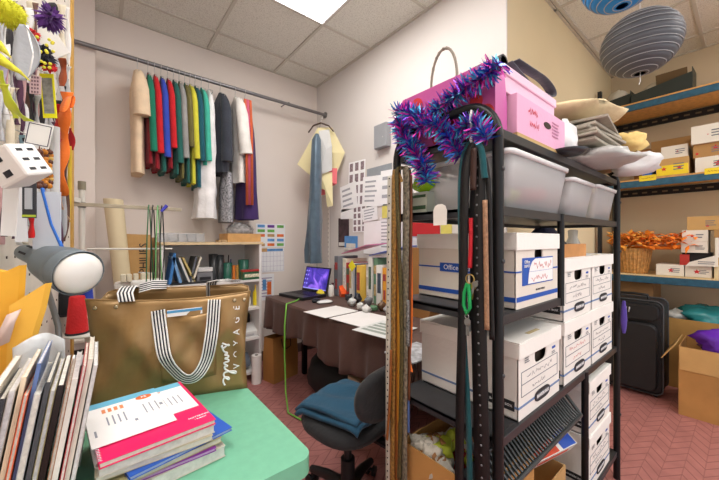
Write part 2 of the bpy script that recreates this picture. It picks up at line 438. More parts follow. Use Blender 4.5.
def bankers(loc, label, group, seed, sid=True, ink=None):
    t = thing('file_box', label, 'file box', loc, 0, group)
    box_body(t, BW, BD, BH, m_wcard, .178); box_lid(t, BW, BD, BH, m_wcard, .052)
    pr = MB(); y = -.0012
    for z in (.148, .108, .07): pr.bx(-BW * .44, BW * .44, y, 0, z - .0008, z + .0008, 0)
    for x in (-BW * .44, BW * .44): pr.bx(x - .0008, x + .0008, y, 0, .07, .148, 0)
    pr.bx(-BW / 2, BW / 2, y, 0, .037, .044, 1)
    pr.bx(.098, .128, y, 0, .172, .18, 2)
    lines(pr, (.11, y, .16), (1, 0, 0), (0, 0, 1), .04, .012, 2, 0, seed=seed)
    lines(pr, (-.105, y, .182), (1, 0, 0), (0, 0, 1), .045, .02, 3, 0, seed=seed + 1)
    pr.build('printed_panel', [m_gry, m_slate, m_blu], t)
    ov = MB(); pts = [(.062 * (abs(math.cos(a)) ** .55) * (1 if math.cos(a) > 0 else -1), .019 * (abs(math.sin(a)) ** .8) * (1 if math.sin(a) > 0 else -1)) for a in [2 * math.pi * i / 32 for i in range(32)]]
    ov.poly(pts, (0.01, -.002, .04), (1, 0, 0), (0, 0, 1), .002, 0)
    ov.box((.01, -.0032, .04), (.1, .001, .0155), None, 1)
    ovo = ov.build('printed_badge', [m_ink, m_gry], t)
    text('BANKERS BOX', .0148, (.01, -.004, .04), (1, 0, 0), (0, 0, 1), m_wht, ovo)
    hw = MB(); squiggle(hw, (-.01, -.0015, .129), (1, 0, 0), (0, 0, 1), .2, .02, 26, seed, .0011)
    tag(hw.build('handwriting', ink or m_pen, t), 'handwritten words')
    hw = MB(); squiggle(hw, (-.02, -.0015, .09), (1, 0, 0), (0, 0, 1), .1, .018, 12, seed + 5, .0011)
    tag(hw.build('handwriting', ink or m_pen, t), 'handwritten words')
    sd = MB(); sx = -BW / 2 - .001
    sd.bx(sx - .001, sx + .001, 0, BD, .037, .044, 0); sd.bx(sx - .002, sx + .001, .012, .10, .028, .058, 1)
    so = sd.build('side_print', [m_slate, m_ink], t)
    text('BANKERS BOX', .0115, (sx - .0022, .056, .043), (0, -1, 0), (0, 0, 1), m_wht, so)
    return t
G = 'white file boxes with black oval badges'
yb = RY0 + .004
bankers((RX0 + .135 + .167, yb, S4 + LIFT), 'big white file box on the low shelf, nearest the arched rack end', G, 3)
x2 = 1.556; x3 = x2 + .345
bankers((x2, yb, S4 + LIFT), 'white file box with red handwriting, squeezed between two others on the low shelf', G, 17, ink=m_red)
bankers((x3, yb, S4 + LIFT), 'white file box at the far end of the low rack shelf, under another box', G, 29)
bankers((x2, yb, S4 + BH + .006), 'white file box carrying the orange-brown wooden tray on its lid', G, 41)
bankers((x3, yb, S4 + BH + .006), 'white file box topmost at the far end of the rack, beside the wicker basket', G, 53)
xl = RX0 + .754 + .03 + .20
bankers((xl, yb, S6 + LIFT), 'white file box standing lowest under the rack, another box on its lid', G, 67)
bankers((xl, yb, S6 + BH + .006), 'white file box upper of the pair stored beneath the low rack shelf', G, 71)

# office box with the blue label
ob = thing('file_box', 'white file box with a big blue label and red handwriting on the middle shelf', 'file box', (1.158, yb, S3 + LIFT))
w, d, h = .335, .383, .235
box_body(ob, w, d, h, m_wcard2, .165, .032, .024)
box_lid(ob, w, d, h, m_wcard2, .055, slots=False)
pr = MB(); y = -.0013
pr.bx(-w / 2 + .004, w / 2 - .004, y, 0, .022, .037, 0).bx(-w / 2, -.13, y, 0, .113, .118, 0).bx(.125, w / 2, y, 0, .113, .118, 0)
pr.bx(-.125, .12, y, 0, .07, .158, 0)
pts = [(-.085, .074), (.116, .074), (.116, .154), (-.03, .154), (-.052, .146), (-.068, .13), (-.078, .11)]
pr.poly(pts, (0, -.0016, 0), (1, 0, 0), (0, 0, 1), .0012, 1)
pr.bx(-.08, .116, -.0026, -.0018, .112, .1128, 0)
po = pr.build('printed_label', [m_blu, m_wht], ob)
text('Office', .016, (-.092, -.002, .145), (1, 0, 0), (0, 0, 1), m_wht, po)
text('DEPOT', .013, (-.092, -.002, .131), (1, 0, 0), (0, 0, 1), m_wht, po)
text('RECORD STORAGE', .0085, (.01, -.002, .05), (1, 0, 0), (0, 0, 1), m_ink, po)
hw = MB()
squiggle(hw, (.03, -.003, .133), (1, 0, 0), (0, 0, 1), .15, .026, 30, 5, .0014); tag(hw.build('handwriting', m_red, ob), 'red handwritten words'); hw = MB(); squiggle(hw, (.0, -.003, .091), (1, 0, 0), (0, 0, 1), .13, .024, 22, 6, .0014)
tag(hw.build('handwriting', m_red, ob), 'red handwritten words')
sd = MB(); sx = -w / 2 - .001
sd.bx(sx - .001, sx + .001, 0, d, .022, .037, 0).bx(sx - .001, sx + .001, 0, d, .113, .118, 0).bx(sx - .002, sx + .001, .09, .28, .1, .132, 0)
so = sd.build('side_print', [m_blu], ob)
text('Office DEPOT', .026, (sx - .0022, .187, .116), (0, -1, 0), (0, 0, 1), m_wht, so)

# ---- clear plastic tubs on the upper shelf
m_tub = mat('frosted clear plastic', (233, 232, 233), 0.3, var=0, alpha=.4, ior=1.3)
m_tubrim = mat('frosted plastic rim', (240, 239, 240), 0.3, var=0, alpha=.85)
def tub(x0, x1, h, label, depth=.37, z=S2, con=None):
    w = x1 - x0; t = thing('plastic_tub', label, 'tub', ((x0 + x1) / 2, RY0 - .012, z + LIFT), 0, 'clear plastic tubs on the rack')
    def ring(hx, y0, y1, z, r=.03):
        out = []
        for cx, cy, a0 in ((hx - r, y1 - r, 0), (-hx + r, y1 - r, 90), (-hx + r, y0 + r, 180), (hx - r, y0 + r, 270)):
            for i in range(5): a = R(a0 + 22.5 * i); out.append(Vector((cx + r * math.cos(a), cy + r * math.sin(a), z)))
        return out
    s = .028
    b = MB().loft([ring(w / 2 - s, s, depth - s, .001), ring(w / 2 - .006, .006, depth - .006, h - .012)], caps=False)
    b.add(ring(w / 2 - s, s, depth - s, .001), [tuple(range(20))[::-1]])
    b.build('body', m_tub, t, solid=.003, weld=True)
    MB().loft([ring(w / 2 - .008, .008, depth - .008, h - .014), ring(w / 2, 0, depth, h - .012), ring(w / 2 + .002, -.002, depth + .002, h), ring(w / 2 - .008, .008, depth - .008, h)], caps=False).build('rim', m_tubrim, t, solid=.002, weld=True)
    rg = random.Random(len(label)); c = MB()
    for i in range(con or 6):
        cx = rg.uniform(-w / 2 + .09, w / 2 - .09); cy = rg.uniform(.09, depth - .09)
        c.mi  # contents: soft folded packets
        blob((cx, cy, .045 + rg.uniform(0, h * .25)), (.05, .05, .032), i + len(label), .12, mb=c, mi=i % 4)
    c.build('contents', [mat('tub red packet', (190, 60, 74), .6), mat('tub white packet', (226, 222, 218), .6), mat('tub grey packet', (168, 164, 164), .6), mat('tub lime packet', (178, 196, 74), .6)], t)
    return t
tub(.925, 1.41, .172, 'large frosted plastic tub under the pink writing box')
tub(1.44, 1.74, .15, 'frosted plastic tub in the middle of the rack shelf, rim below the paper parcels')
tub(1.765, 2.11, .158, 'frosted plastic tub at the far rack end with a wide white rim')

# ---- lime packet box at the arched end
t = thing('packet_box', 'small box with a lime green bag on top behind the hanging belts', 'box', (.92, .775, S2 + LIFT))
MB().bx(-.02, .055, -.05, .03, 0, .075).build('box', [card('pale green box', (198, 206, 190))], t)
MB().bx(-.0215, -.0205, -.045, .026, .012, .026).bx(-.0215, -.0205, -.045, .026, .055, .065).build('print', mat('dark green print', (58, 92, 62), .6, var=0), t)
blob((.015, -.01, .112), (.035, .045, .036), 4, .2).build('bag', plastic('lime film', (160, 214, 40), rough=.25), t)

# ---- hanging price tag under the upper shelf
pt_ = [(-.026, -.03), (.026, -.03), (.026, .018), (.02, .032), (.008, .038), (-.008, .038), (-.02, .032), (-.026, .018)]
world(MB().poly(pt_, P(440, 216, X=.855), (0, -1, 0), (0, 0, 1), .002), 'price_tag', 'blank white rounded tag hanging below the upper rack shelf', 'tag', paper('tag white', (232, 228, 222)))
# ---- top of the rack: gift bag, pink boxes, parcels
m_pink = paper('gift bag pink', (196, 88, 158), rough=.45)
gb = thing('gift_bag', 'magenta pink gift bag with red dots lying at the arched end of the rack', 'gift bag', (.917, .475, S1 + .003))
g = MB(); L_ = .37; hz = .215
def gbr(z, t):
    return [Vector((-.012 + x * t, y, z)) for x, y in ((0, 0), (0, L_), (.07, L_), (.07, 0))]
g.loft([gbr(0, 1), gbr(.1, 1.0), gbr(hz, .7)], caps=False, sm=False); g.add(gbr(0, 1), [(3, 2, 1, 0)])
g.build('body', m_pink, gb, solid=.002)
dots = MB()
rd = random.Random(2)
for y, z, r in ((.03, .06, .028), (.09, .16, .03), (.14, .07, .03), (.2, .03, .028), (.23, .13, .03), (.3, .17, .028), (.31, .06, .03), (.06, .105, .022)):
    dots.poly([(r * math.cos(a), r * math.sin(a)) for a in [2 * math.pi * i / 20 for i in range(20)]], (-.0145, y, z), (0, -1, 0), (0, 0, 1), .002)
dots.build('dot', mat('red orange dot', (214, 58, 60), .5, var=.03), gb)
tw = MB(); pts = []
for i in range(17):
    a = math.pi * i / 16; pts.append((.02, .205 + .055 * math.cos(a), hz - .01 + .145 * math.sin(a) ** .8 + .0))
tw.tube(pts, .0045, 6)
for k in range(2):
    tw.tube([Vector(p) + Vector((.004 * math.cos(i * 1.9 + k * 3.1), 0, .004 * math.sin(i * 1.9 + k * 3.1))) for i, p in enumerate(pts)], .003, 5)
tw.build('twine_handle', mat('grey twine', (150, 140, 128), .9, bump=.3), gb)

def tinsel(name, label, paths, dens, rad, seed):
    """a foil garland: a core string with hundreds of thin foil strips"""
    rg = random.Random(seed); mb = MB(); all_ = [v for p in paths for v in p]
    for path in paths:
        pts = [Vector(p) for p in path]
        mb.tube(pts, .003, 5, mi=0)
        for a, b in zip(pts, pts[1:]):
            n = max(1, int((b - a).length * dens)); ax = (b - a).normalized(); o1 = ax.orthogonal().normalized(); o2 = ax.cross(o1)
            for i in range(n):
                p = a.lerp(b, rg.random()); th = rg.uniform(0, 6.283); dr = (o1 * math.cos(th) + o2 * math.sin(th) + ax * rg.uniform(-.5, .5)).normalized()
                ln = rad * rg.uniform(.6, 1.1); q = p + dr * ln; sd = dr.cross(Vector((rg.uniform(-1, 1), rg.uniform(-1, 1), rg.uniform(-1, 1)))).normalized() * rg.uniform(.002, .0038)
                mid = p.lerp(q, .55) + sd * rg.uniform(-1, 1)
                mb.add([p - sd, p + sd, mid + sd, mid - sd, q + sd * .4, q - sd * .4], [(0, 1, 2, 3), (3, 2, 4, 5)], rg.choice([0, 0, 1, 1, 2, 3, 2, 3]))
    foil = [mat('foil violet', (112, 66, 186), .28, metal=.7, var=0), mat('foil magenta', (222, 62, 172), .28, metal=.6, var=0), mat('foil blue', (60, 116, 216), .28, metal=.7, var=0), mat('foil cyan', (96, 196, 226), .3, metal=.6, var=0), mat('foil navy', (36, 36, 96), .3, metal=.7, var=0)]
    return world(mb, name, label, 'tinsel', foil)
X1 = .862
tinsel('tinsel_garland', 'purple, pink and blue foil tinsel looped over the pink gift bag and rack arch', [
    [P(500, 62, X=X1), P(488, 74, X=X1), P(470, 85, X=X1), P(452, 98, X=X1), P(436, 112, X=X1), P(418, 118, X=X1), P(404, 112, X=X1), P(397, 114, X=X1)],
    [P(398, 118, X=X1 - .01), P(404, 138, X=X1 - .012), P(414, 152, X=X1 - .015), P(424, 166, X=X1 - .015), P(427, 182, X=X1 - .015)],
    [P(418, 128, X=X1 - .02), P(432, 122, X=X1 - .02), P(445, 132, X=X1 - .005), P(454, 146, X=X1 - .01), P(460, 156, X=X1 - .01)],
    [P(458, 132, X=X1 - .02), P(468, 124, X=X1 - .02), P(480, 128, X=X1 - .02), P(487, 140, X=X1 - .02)]], 2400, .046, 4)

m_lpink = card('pale pink card', (232, 176, 206), var=.03)
pb = thing('gift_box', 'pale pink box with red writing at the front of the rack top', 'box', (1.195, .452, S1 + .001), R(0))
bw, bd, bh = .40, .29, .135
MB().bx(-bw / 2, bw / 2, 0, bd, 0, bh).build('box', m_lpink, pb, bevel=.002)
MB().bx(-bw / 2 - .001, bw / 2 + .001, -.0012, bd, -.0, .012).build('base_trim', card('kraft rim', (196, 164, 110)), pb)
hw = MB()
squiggle(hw, (-.09, -.002, .098), (1, 0, 0), (0, 0, 1), .07, .03, 12, 3, .0045); squiggle(hw, (-.08, -.002, .062), (1, 0, 0), (0, 0, 1), .07, .03, 10, 8, .0045)
tag(hw.build('handwriting', m_red, pb), 'red marker writing')
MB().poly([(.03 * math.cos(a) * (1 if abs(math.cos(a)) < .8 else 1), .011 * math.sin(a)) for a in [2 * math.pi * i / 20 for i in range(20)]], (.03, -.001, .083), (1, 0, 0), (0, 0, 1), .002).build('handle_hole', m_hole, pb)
l = lines(MB(), (.115, -.001, .08), (1, 0, 0), (0, 0, 1), .09, .06, 5, 0, seed=4, off=.001); l.build('print', mat('soft pink print', (196, 132, 164), .7, var=0), pb)

pb2 = thing('gift_box', 'plain pale pink lidded box behind the pink box with writing', 'box', (1.14, .76, S1 + .001))
MB().bx(-.17, .19, -.008, .075, 0, .20).build('box', card('lighter pink card', (238, 196, 216), var=.02), pb2, bevel=.002)
MB().bx(-.175, .195, -.012, .08, .17, .205).build('lid', card('lid pink', (240, 202, 220), var=.02), pb2, bevel=.003)
# second pink box stacked on the first, set back
pb3 = thing('gift_box', 'flat pale pink lidded box on top of the pink box with writing', 'box', (1.165, .475, S1 + bh + .003))
MB().bx(-.21, .19, 0, .22, 0, .07).build('box', card('lighter pink card', (238, 196, 216), var=.02), pb3, bevel=.002)
MB().bx(-.216, .196, -.006, .226, .05, .08).build('lid', card('lid pink', (240, 202, 220), var=.02), pb3, bevel=.003)

m_strap = cloth('charcoal webbing', (78, 78, 88), rough=.6)
z0 = S1 + bh + .003 + .085
def arcp(c, rx, rz, a0, a1, n, ax=(1, 0, 0)):
    A = Vector(ax).normalized(); return [Vector(c) + A * rx * math.cos(R(a0 + (a1 - a0) * i / n)) + Vector((0, 0, rz * math.sin(R(a0 + (a1 - a0) * i / n)))) for i in range(n + 1)]
s = MB()
s.strip(arcp((1.31, .51, z0 + .05), .12, .032, -90, 90, 14) + [Vector((1.10, .51, z0 + .07))], (0, .036, 0), .004)
s.strip([Vector((1.05, .51, z0 + .045)), Vector((1.18, .51, z0 + .02)), Vector((1.29, .51, z0 + .006))], (0, .036, 0), .004)
world(s, 'webbing_strap', 'looped charcoal webbing strap lying on the pale pink lidded box', 'strap', m_strap)
r = MB(); 
for i in range(3): r.cyl((1.01, .50, z0 + .028), (1.01, .60, z0 + .028), .028 - .006 * i, n=18)
world(r, 'strap_roll', 'black rolled-up strap on the pink box beside the tinsel', 'roll', mat('black webbing roll', (38, 38, 42), .6, bump=.3))

# parcels of paper and plastic on the far half of the rack top
m_kr = paper('wrinkled cream paper bag', (222, 200, 158), bump=.6, bscale=25, var=.08)
m_news = paper('newsprint grey', (158, 150, 136), bump=.3, var=.12, scale=30)
m_wpl = plastic('white plastic film', (232, 232, 232), rough=.28, bump=.5, bscale=22)
m_gpl = plastic('grey plastic film', (186, 184, 180), rough=.28, bump=.5, bscale=22)
rz = S1 + .001
st = thing('paper_stack', 'stack of grey folded newspapers on the rack under a cream paper bag', 'paper stack', (1.72, .34, rz + .07))
for i in range(6):
    q = random.Random(i); MB().box((q.uniform(-.01, .01), .19, .015 + .0165 * i), (q.uniform(.36, .44), q.uniform(.27, .34), .012), (q.uniform(-.02, .02), q.uniform(-.02, .02), q.uniform(-.12, .12))).build('newspaper', m_news if i % 2 else paper('newsprint pale', (186, 178, 162), var=.1, scale=30), st, bevel=.003)
world(blob((1.70, .52, S1 + .186 + .05), (.21, .17, .048), 8, .2), 'paper_bag', 'crumpled cream paper bag lying on the newspaper stack', 'paper bag', m_kr)
t = thing('paper_bag', 'brown string-tied paper bag on the far end of the rack top', 'paper bag', (2.07, .49, rz + .03))
blob((0, 0, .095), (.105, .13, .095), 12, .15).build('bag', card('kraft crumpled', (206, 178, 128), bump=.6, bscale=25), t)
MB().tube([(-.05, -.15, .04), (-.04, -.12, .15), (0, 0, .20), (.04, .1, .16)], .004, 6).build('string', mat('cream string', (226, 208, 160), .8), t)
world(blob((1.985, .37, S1 + .145), (.06, .07, .05), 21, .2), 'paper_bundle', 'yellowish crumpled paper bundle between the newspapers and the tied bag', 'bundle', paper('straw paper', (222, 190, 120), bump=.6, bscale=25))
world(blob((1.445, .48, S1 + .076), (.05, .055, .075), 31, .2), 'plastic_bag', 'small white plastic bag standing between the pink box and the newspapers', 'plastic bag', m_wpl)
world(blob((2.03, .36, S1 + .05), (.09, .10, .055), 33, .28), 'plastic_bag', 'white crumpled plastic bag at the far front corner of the rack top', 'plastic bag', m_wpl)
world(blob((1.72, .44, S1 + .036), (.19, .15, .034), 37, .25), 'plastic_bag', 'grey plastic wrapped parcel at the rack top edge below the tied bag', 'plastic bag', m_gpl)
world(MB().lathe([(0, 0), (.05, 0), (.07, .012), (.066, .014), (.045, .004), (0, .004)], (1.365, .435, S1 + .002), 20), 'plate', 'small dark dish on the rack edge beside the white plastic bag', 'dish', mat('dark dish', (52, 54, 60), .3))

# between shelves, above the far file boxes
tz = S4 + 2 * (BH + .0045) + .001
wt = thing('wooden_tray', 'orange-brown wooden tray on the lid of a file box', 'tray', (x2 - .005, RY0 + .02, tz))
m_wood = mat('warm wood', (196, 138, 82), .55, var=.18, scale=10)
mm = MB(); mm.bx(-.165, .165, 0, .01, 0, .055).bx(-.165, .165, .2, .21, 0, .055).bx(-.165, -.155, .01, .2, 0, .055).bx(.155, .165, .01, .2, 0, .055).bx(-.155, .155, .01, .2, 0, .008)
mm.build('tray', m_wood, wt, bevel=.002)
nb = MB()
nb.loft([[Vector((x2 - .02 + sx * a, RY0 + .125 + sy * .05 * b, tz + z)) for sx, sy in ((-1, -1), (-.3, -1.15), (.4, -.95), (1, -1), (1.02, 1), (0, 1.1), (-1, 1))] for a, b, z in ((.13, 1, .012), (.12, 1, .05), (.08, .6, .10), (.055, .35, .125))])
world(nb, 'fabric_bag', 'navy fabric bag standing in the wooden tray', 'bag', cloth('navy fabric', (34, 36, 66)))
gd = MB(); gd.lathe([(.03, 0), (.034, .05), (.02, .085), (.022, .12), (.012, .125)], (x3 - .03, RY0 + .12, tz), 14); 
world(gd, 'glass_bottle', 'small clear glass bottle on the topmost far file box', 'bottle', mat('pale glass', (214, 220, 220), .1, var=0, alpha=.55))
cb = MB(); cb.bx(x3 - .13, x3 - .02, RY0 + .2, RY0 + .3, tz, tz + .11)
world(cb, 'carton', 'cream carton on the topmost far file box behind the bottle', 'carton', card('cream carton', (224, 210, 180)))

# ---- things under the low shelf
t = thing('cardboard_tray', 'open tan cardboard box of fabric flowers and scraps at the foot of the rack', 'cardboard box', (RX0 + .02, RY0 + .045, S6 + .001))
m_tan = card('tan cardboard', (186, 138, 78)); m_tan2 = card('pale cardboard', (206, 164, 108))
def openbox(t, x0, x1, y0, y1, h, m, th=.005, name='box'):
    b = MB().bx(x0, x1, y0, y0 + th, 0, h).bx(x0, x1, y1 - th, y1, 0, h).bx(x0, x0 + th, y0 + th, y1 - th, 0, h).bx(x1 - th, x1, y0 + th, y1 - th, 0, h).bx(x0 + th, x1 - th, y0 + th, y1 - th, 0, th)
    return b.build(name, m, t)
openbox(t, -.03, .33, 0, .32, .39, m_tan)
rg = random.Random(9); c = MB()
cols = [mat('scrap orange', (222, 140, 40), .6), mat('scrap red', (186, 48, 44), .6), mat('scrap lime', (176, 186, 52), .6), mat('scrap lace', (202, 194, 180), .7, bump=.6, bscale=80), mat('scrap plum', (64, 40, 60), .7), mat('scrap ochre', (160, 112, 66), .7)]
for i in range(44):
    blob((rg.uniform(.02, .27), rg.uniform(.17, .27) if i % 4 else rg.uniform(.05, .12), (.325 + rg.uniform(-.03, .05)) if i % 4 else .27), (rg.uniform(.03, .055), rg.uniform(.03, .055), .035), i, .35, nu=12, nv=8, mb=c, mi=(0, 3, 2, 3, 4, 5, 1, 3)[i % 8])
c.bx(.0, .30, .02, .3, .02, .29, 4)
tag(c.build('fabric_scraps', cols, t), 'orange flowers, lace and lime tulle scraps', kind='stuff')
# magazine box group to the right of it
gx = RX0 + .50
t = thing('cardboard_tray', 'low brown carton under the slatted shelf holding a bright printed food box', 'cardboard box', (gx, RY0 + .05, S6 + .001))
openbox(t, -.125, .18, 0, .30, .16, m_tan2)
t = thing('printed_box', 'red, blue and white printed food box lying tilted under the slatted shelf', 'printed box', (gx + .10, RY0 + .13, S6 + .25), 0)
Bt = Euler((R(32), 0, R(-12))).to_matrix()
m_pr = mat('print red orange', (224, 74, 38), .35, var=.25, scale=12); m_pb = mat('print blue', (40, 84, 184), .35, var=.1)
b = MB(); b.box((0, 0, .03), (.27, .17, .055), Bt, 0)
b.box(Bt @ Vector((.085, 0, .0279)) + Vector((0, 0, .03)), (.09, .165, .001), Bt, 1); b.box(Bt @ Vector((-.06, 0, .0279)) + Vector((0, 0, .03)), (.15, .165, .0008), Bt, 2)
b.box(Bt @ Vector((-.02, .02, .0288)) + Vector((0, 0, .03)), (.11, .04, .0008), Bt, 3)
b.box(Bt @ Vector((-.01, -.086, 0)) + Vector((0, 0, .03)), (.2, .001, .02), Bt, 2)
b.build('box', [mat('print white', (238, 236, 232), .35, var=0), m_pb, m_pr, mat('print yellow', (236, 186, 80), .35)], t)
world(MB().box((gx - .09, RY0 + .23, S6 + .27), (.1, .14, .03), Euler((R(30), 0, R(10))).to_matrix()), 'printed_box', 'brown and cream printed packet leaning behind the bright food box', 'packet', mat('packet brown', (120, 74, 48), .5, var=.4, scale=18))
bg = MB(); blob((gx + .04, RY0 - .08, .175), (.09, .055, .172), 51, .14, mb=bg)
world(bg, 'cloth_bag', 'beige cloth bag on the floor in front of the food box', 'bag', cloth('beige cloth', (196, 174, 142)))
# small blue booklet on the floor and purple cloth on the far post
world(MB().box((2.02, .30, .012), (.16, .11, .02), (0, 0, .5)).box((2.02, .30, .023), (.158, .108, .002), (0, 0, .5), 1), 'booklet', 'thin blue booklet on the red floor beside the rack foot', 'booklet', [paper('page white', (230, 228, 222)), mat('booklet blue', (70, 120, 160), .4, var=.2)])
pc = MB(); pc.loft([[Vector((2.138 + .012 * a * math.cos(t_), .418 + .013 * a * math.sin(t_), z)) for t_ in [2 * math.pi * i / 10 for i in range(10)]] for a, z in ((.5, .96), (.9, .92), (1.1, .86), (.9, .82), (.5, .79))])
world(pc, 'scarf', 'purple cloth hanging on the far post of the rack', 'cloth', cloth('violet cloth', (86, 66, 156)))
# ================================================================== far storage shelving and its goods
m_steel = mat('teal blue steel', (46, 92, 116), .45, metal=.2, var=.22, scale=25)
m_osb = mat('particle board', (214, 160, 92), .7, var=.16, scale=30)
m_pale = mat('pale deck edge', (226, 200, 150), .7, var=.1, scale=30)
XF = 3.84; SY0, SY1 = -.95, .955
un = thing('shelving_unit', 'blue steel shelving with particle board decks along the far wall', 'shelving', (XF, 0, 0))
Z1, Z2, Z3 = .965, 1.84, 2.555
for z, hb in ((Z1, .075), (Z2, .072), (Z3, .07)):
    dk = MB().bx(.03, .575, SY0 + .03, SY1 - .03, z - .02, z - .001).bx(.001, .03, SY0 + .03, SY1 - .03, z - .012, z)
    dk.build('deck', m_pale if z == Z1 else m_osb, un)
    MB().bx(0, .022, SY0 + .03, SY1 - .03, z - hb, z - .013).build('front_beam', m_steel, un, bevel=.003)
    bb = MB().bx(.555, .575, SY0 + .03, SY1 - .03, z - .10, z - .03)
    for i in range(24):
        y = SY0 + .08 + i * .077
        bb.bx(.5535, .5555, y, y + .04, z - .075, z - .06, 1); 
    tag(bb.build('rear_beam', [mat('black beam', (26, 26, 28), .5, metal=.2, var=.1), mat('beam slot', (120, 104, 80), .7, var=0)], un), 'black slotted rear beam')
for x in (.012, .56):
    for y in (SY0 + .015, SY1 - .015):
        MB().bx(x - .02, x + .02, y - .015, y + .015, 0, 2.75).build('upright', mat('dark upright', (34, 36, 40), .5, metal=.2, var=.1), un)
m_yel = mat('yellow label', (240, 214, 40), .5, var=.05)
for px, py in ((647.5, 178), (715, 170.5)):
    q = P(px, py, X=XF - .002); q -= Vector((XF, 0, 0))
    lb = MB().plate(q, (0, -1, 0), (0, 0, 1), .115, .05, .002); squiggle(lb, q + Vector((-.0015, 0, 0)), (0, -1, 0), (0, 0, 1), .08, .016, 10, int(px), .004, 1)
    tag(lb.build('shelf_label', [m_yel, mat('label ink', (170, 120, 30), .6, var=0)], un), 'yellow shelf label with writing')

m_leaf = mat('red leaf print', (206, 40, 44), .6, var=0)
m_wbox = card('white carton', (232, 226, 214), var=.03); m_kbox = card('kraft carton', (198, 158, 100)); m_kbox2 = card('brown carton', (178, 136, 84)); m_blackbox = mat('black carton', (30, 28, 30), .6)
def leaf(mb, c, s, mi=1):
    pts = []
    for i in range(10):
        a = R(90 + 36 * i); r = s if i % 2 == 0 else s * .45
        pts.append((r * math.cos(a), r * math.sin(a)))
    mb.poly(pts, c, (0, -1, 0), (0, 0, 1), .001, mi)
def shelfbox(name, label, px0, px1, ytop, z, mats=None, X=3.89, dep=.3, leafs=(), txt=3, group=None, h=None, cat='carton', band=None):
    """a carton on a deck, its front towards the room (-X)"""
    a = P(px0, 240, X=X); b = P(px1, 240, X=X); mid = (a.y + b.y) / 2
    D = X * CS + mid * SN
    if h is None: h = EYE + (240 - ytop) / F * D - z
    w = abs(a.y - b.y); t = thing(name, label, cat, (X, mid, z + .001), 0, group)
    MB().bx(0, dep, -w / 2, w / 2, 0, h).build('carton', mats or m_wbox, t, bevel=.002)
    p = MB()
    for u, v, s in leafs: leaf(p, (-.001, -u * w, v * h), s)
    if band: p.bx(-.0012, 0, -w / 2 + .004, w / 2 - .004, band[0] * h, band[1] * h, 2)
    rg = random.Random(int(px0))
    if txt: lines(p, (-.0006, -w * .22, h * .5), (0, -1, 0), (0, 0, 1), w * .36, h * .45, txt, 0, off=.001, seed=int(px0))
    if p.f: p.build('print', [m_gry, m_leaf, m_yel, m_blu, m_wht], t)
    return t, h
def stack(*rows):
    z = rows[0][5]
    for r in rows:
        r = list(r); r[5] = z; kw = r.pop() if isinstance(r[-1], dict) else {}
        t, h = shelfbox(*r, **kw); z += h + .001
    return z
GG = 'cartons on the far shelves'
# lower deck
stack(('shelf_carton', 'long white carton with a red leaf under the slanted white box, left of its twin', 656, 684, 0, Z1, {'h': .098, 'leafs': [(.05, .5, .022)], 'group': GG}))
stack(('shelf_carton', 'white carton with a red leaf directly beneath the slanted white packet', 685, 712, 0, Z1, {'h': .094, 'leafs': [(-.05, .5, .022)], 'group': GG}))
z = stack(('black_box', 'black open carton supporting the two thin white boxes on the low shelf', 682, 711, 0, Z1 + .10, {'h': .105, 'mats': m_blackbox, 'txt': 0, 'X': 3.93, 'group': GG}),
      ('shelf_carton', 'thin white box with blue handwriting in the middle of the low shelf stack', 681, 708, 0, 0, {'h': .092, 'X': 3.9, 'txt': 4, 'group': GG}),
      ('shelf_carton', 'thin white box with a small red mark near the top of the low shelf stack', 682, 708, 0, 0, {'h': .098, 'X': 3.9, 'leafs': [(-.1, .5, .016)], 'txt': 2, 'group': GG}),
      ('shelf_carton', 'kraft carton topmost of the low shelf stack, printed at one corner', 687, 722, 0, 0, {'h': .115, 'mats': m_kbox, 'leafs': [(.1, .3, .014)], 'X': 3.92, 'group': GG}))
sp = thing('shelf_packet', 'slanted white packet on the white cartons of the low shelf', 'packet', (3.885, P(702, 240, X=3.885).y, Z1 + .098))
MB().poly([(-.09, 0), (.09, 0), (.09, .095), (.03, .072), (-.07, .03)], (-.03, 0, 0.001), (0, -1, 0), (0, 0, 1), .04).build('packet', m_wbox, sp)
lines(MB(), (-.0515, -.03, .03), (0, -1, 0), (0, 0, 1), .1, .03, 2, 0).build('print', m_gry, sp)
world(MB().bx(3.895, 3.925, P(681, 0, X=3.9).y - .05, P(681, 0, X=3.9).y + .008, Z1 + .1, Z1 + .19), 'red_carton', 'narrow red box at the side of the black open carton', 'carton', mat('red carton', (190, 56, 48), .5))
stack(('shelf_carton', 'cream carton lowest of the column at the frame edge of the low shelf', 714, 745, 0, Z1, {'h': .11, 'mats': card('cream carton b', (224, 206, 164)), 'X': 3.87}),
      ('shelf_carton', 'tan carton second in the column at the edge of the low shelf', 714, 745, 0, 0, {'h': .06, 'mats': m_kbox, 'X': 3.87}),
      ('shelf_carton', 'white carton near the top of the column at the edge of the low shelf', 715, 745, 0, 0, {'h': .16, 'X': 3.87}),
      ('shelf_carton', 'tan carton topmost of the column at the edge of the low shelf', 714, 745, 0, 0, {'h': .06, 'mats': m_kbox2, 'X': 3.87}))
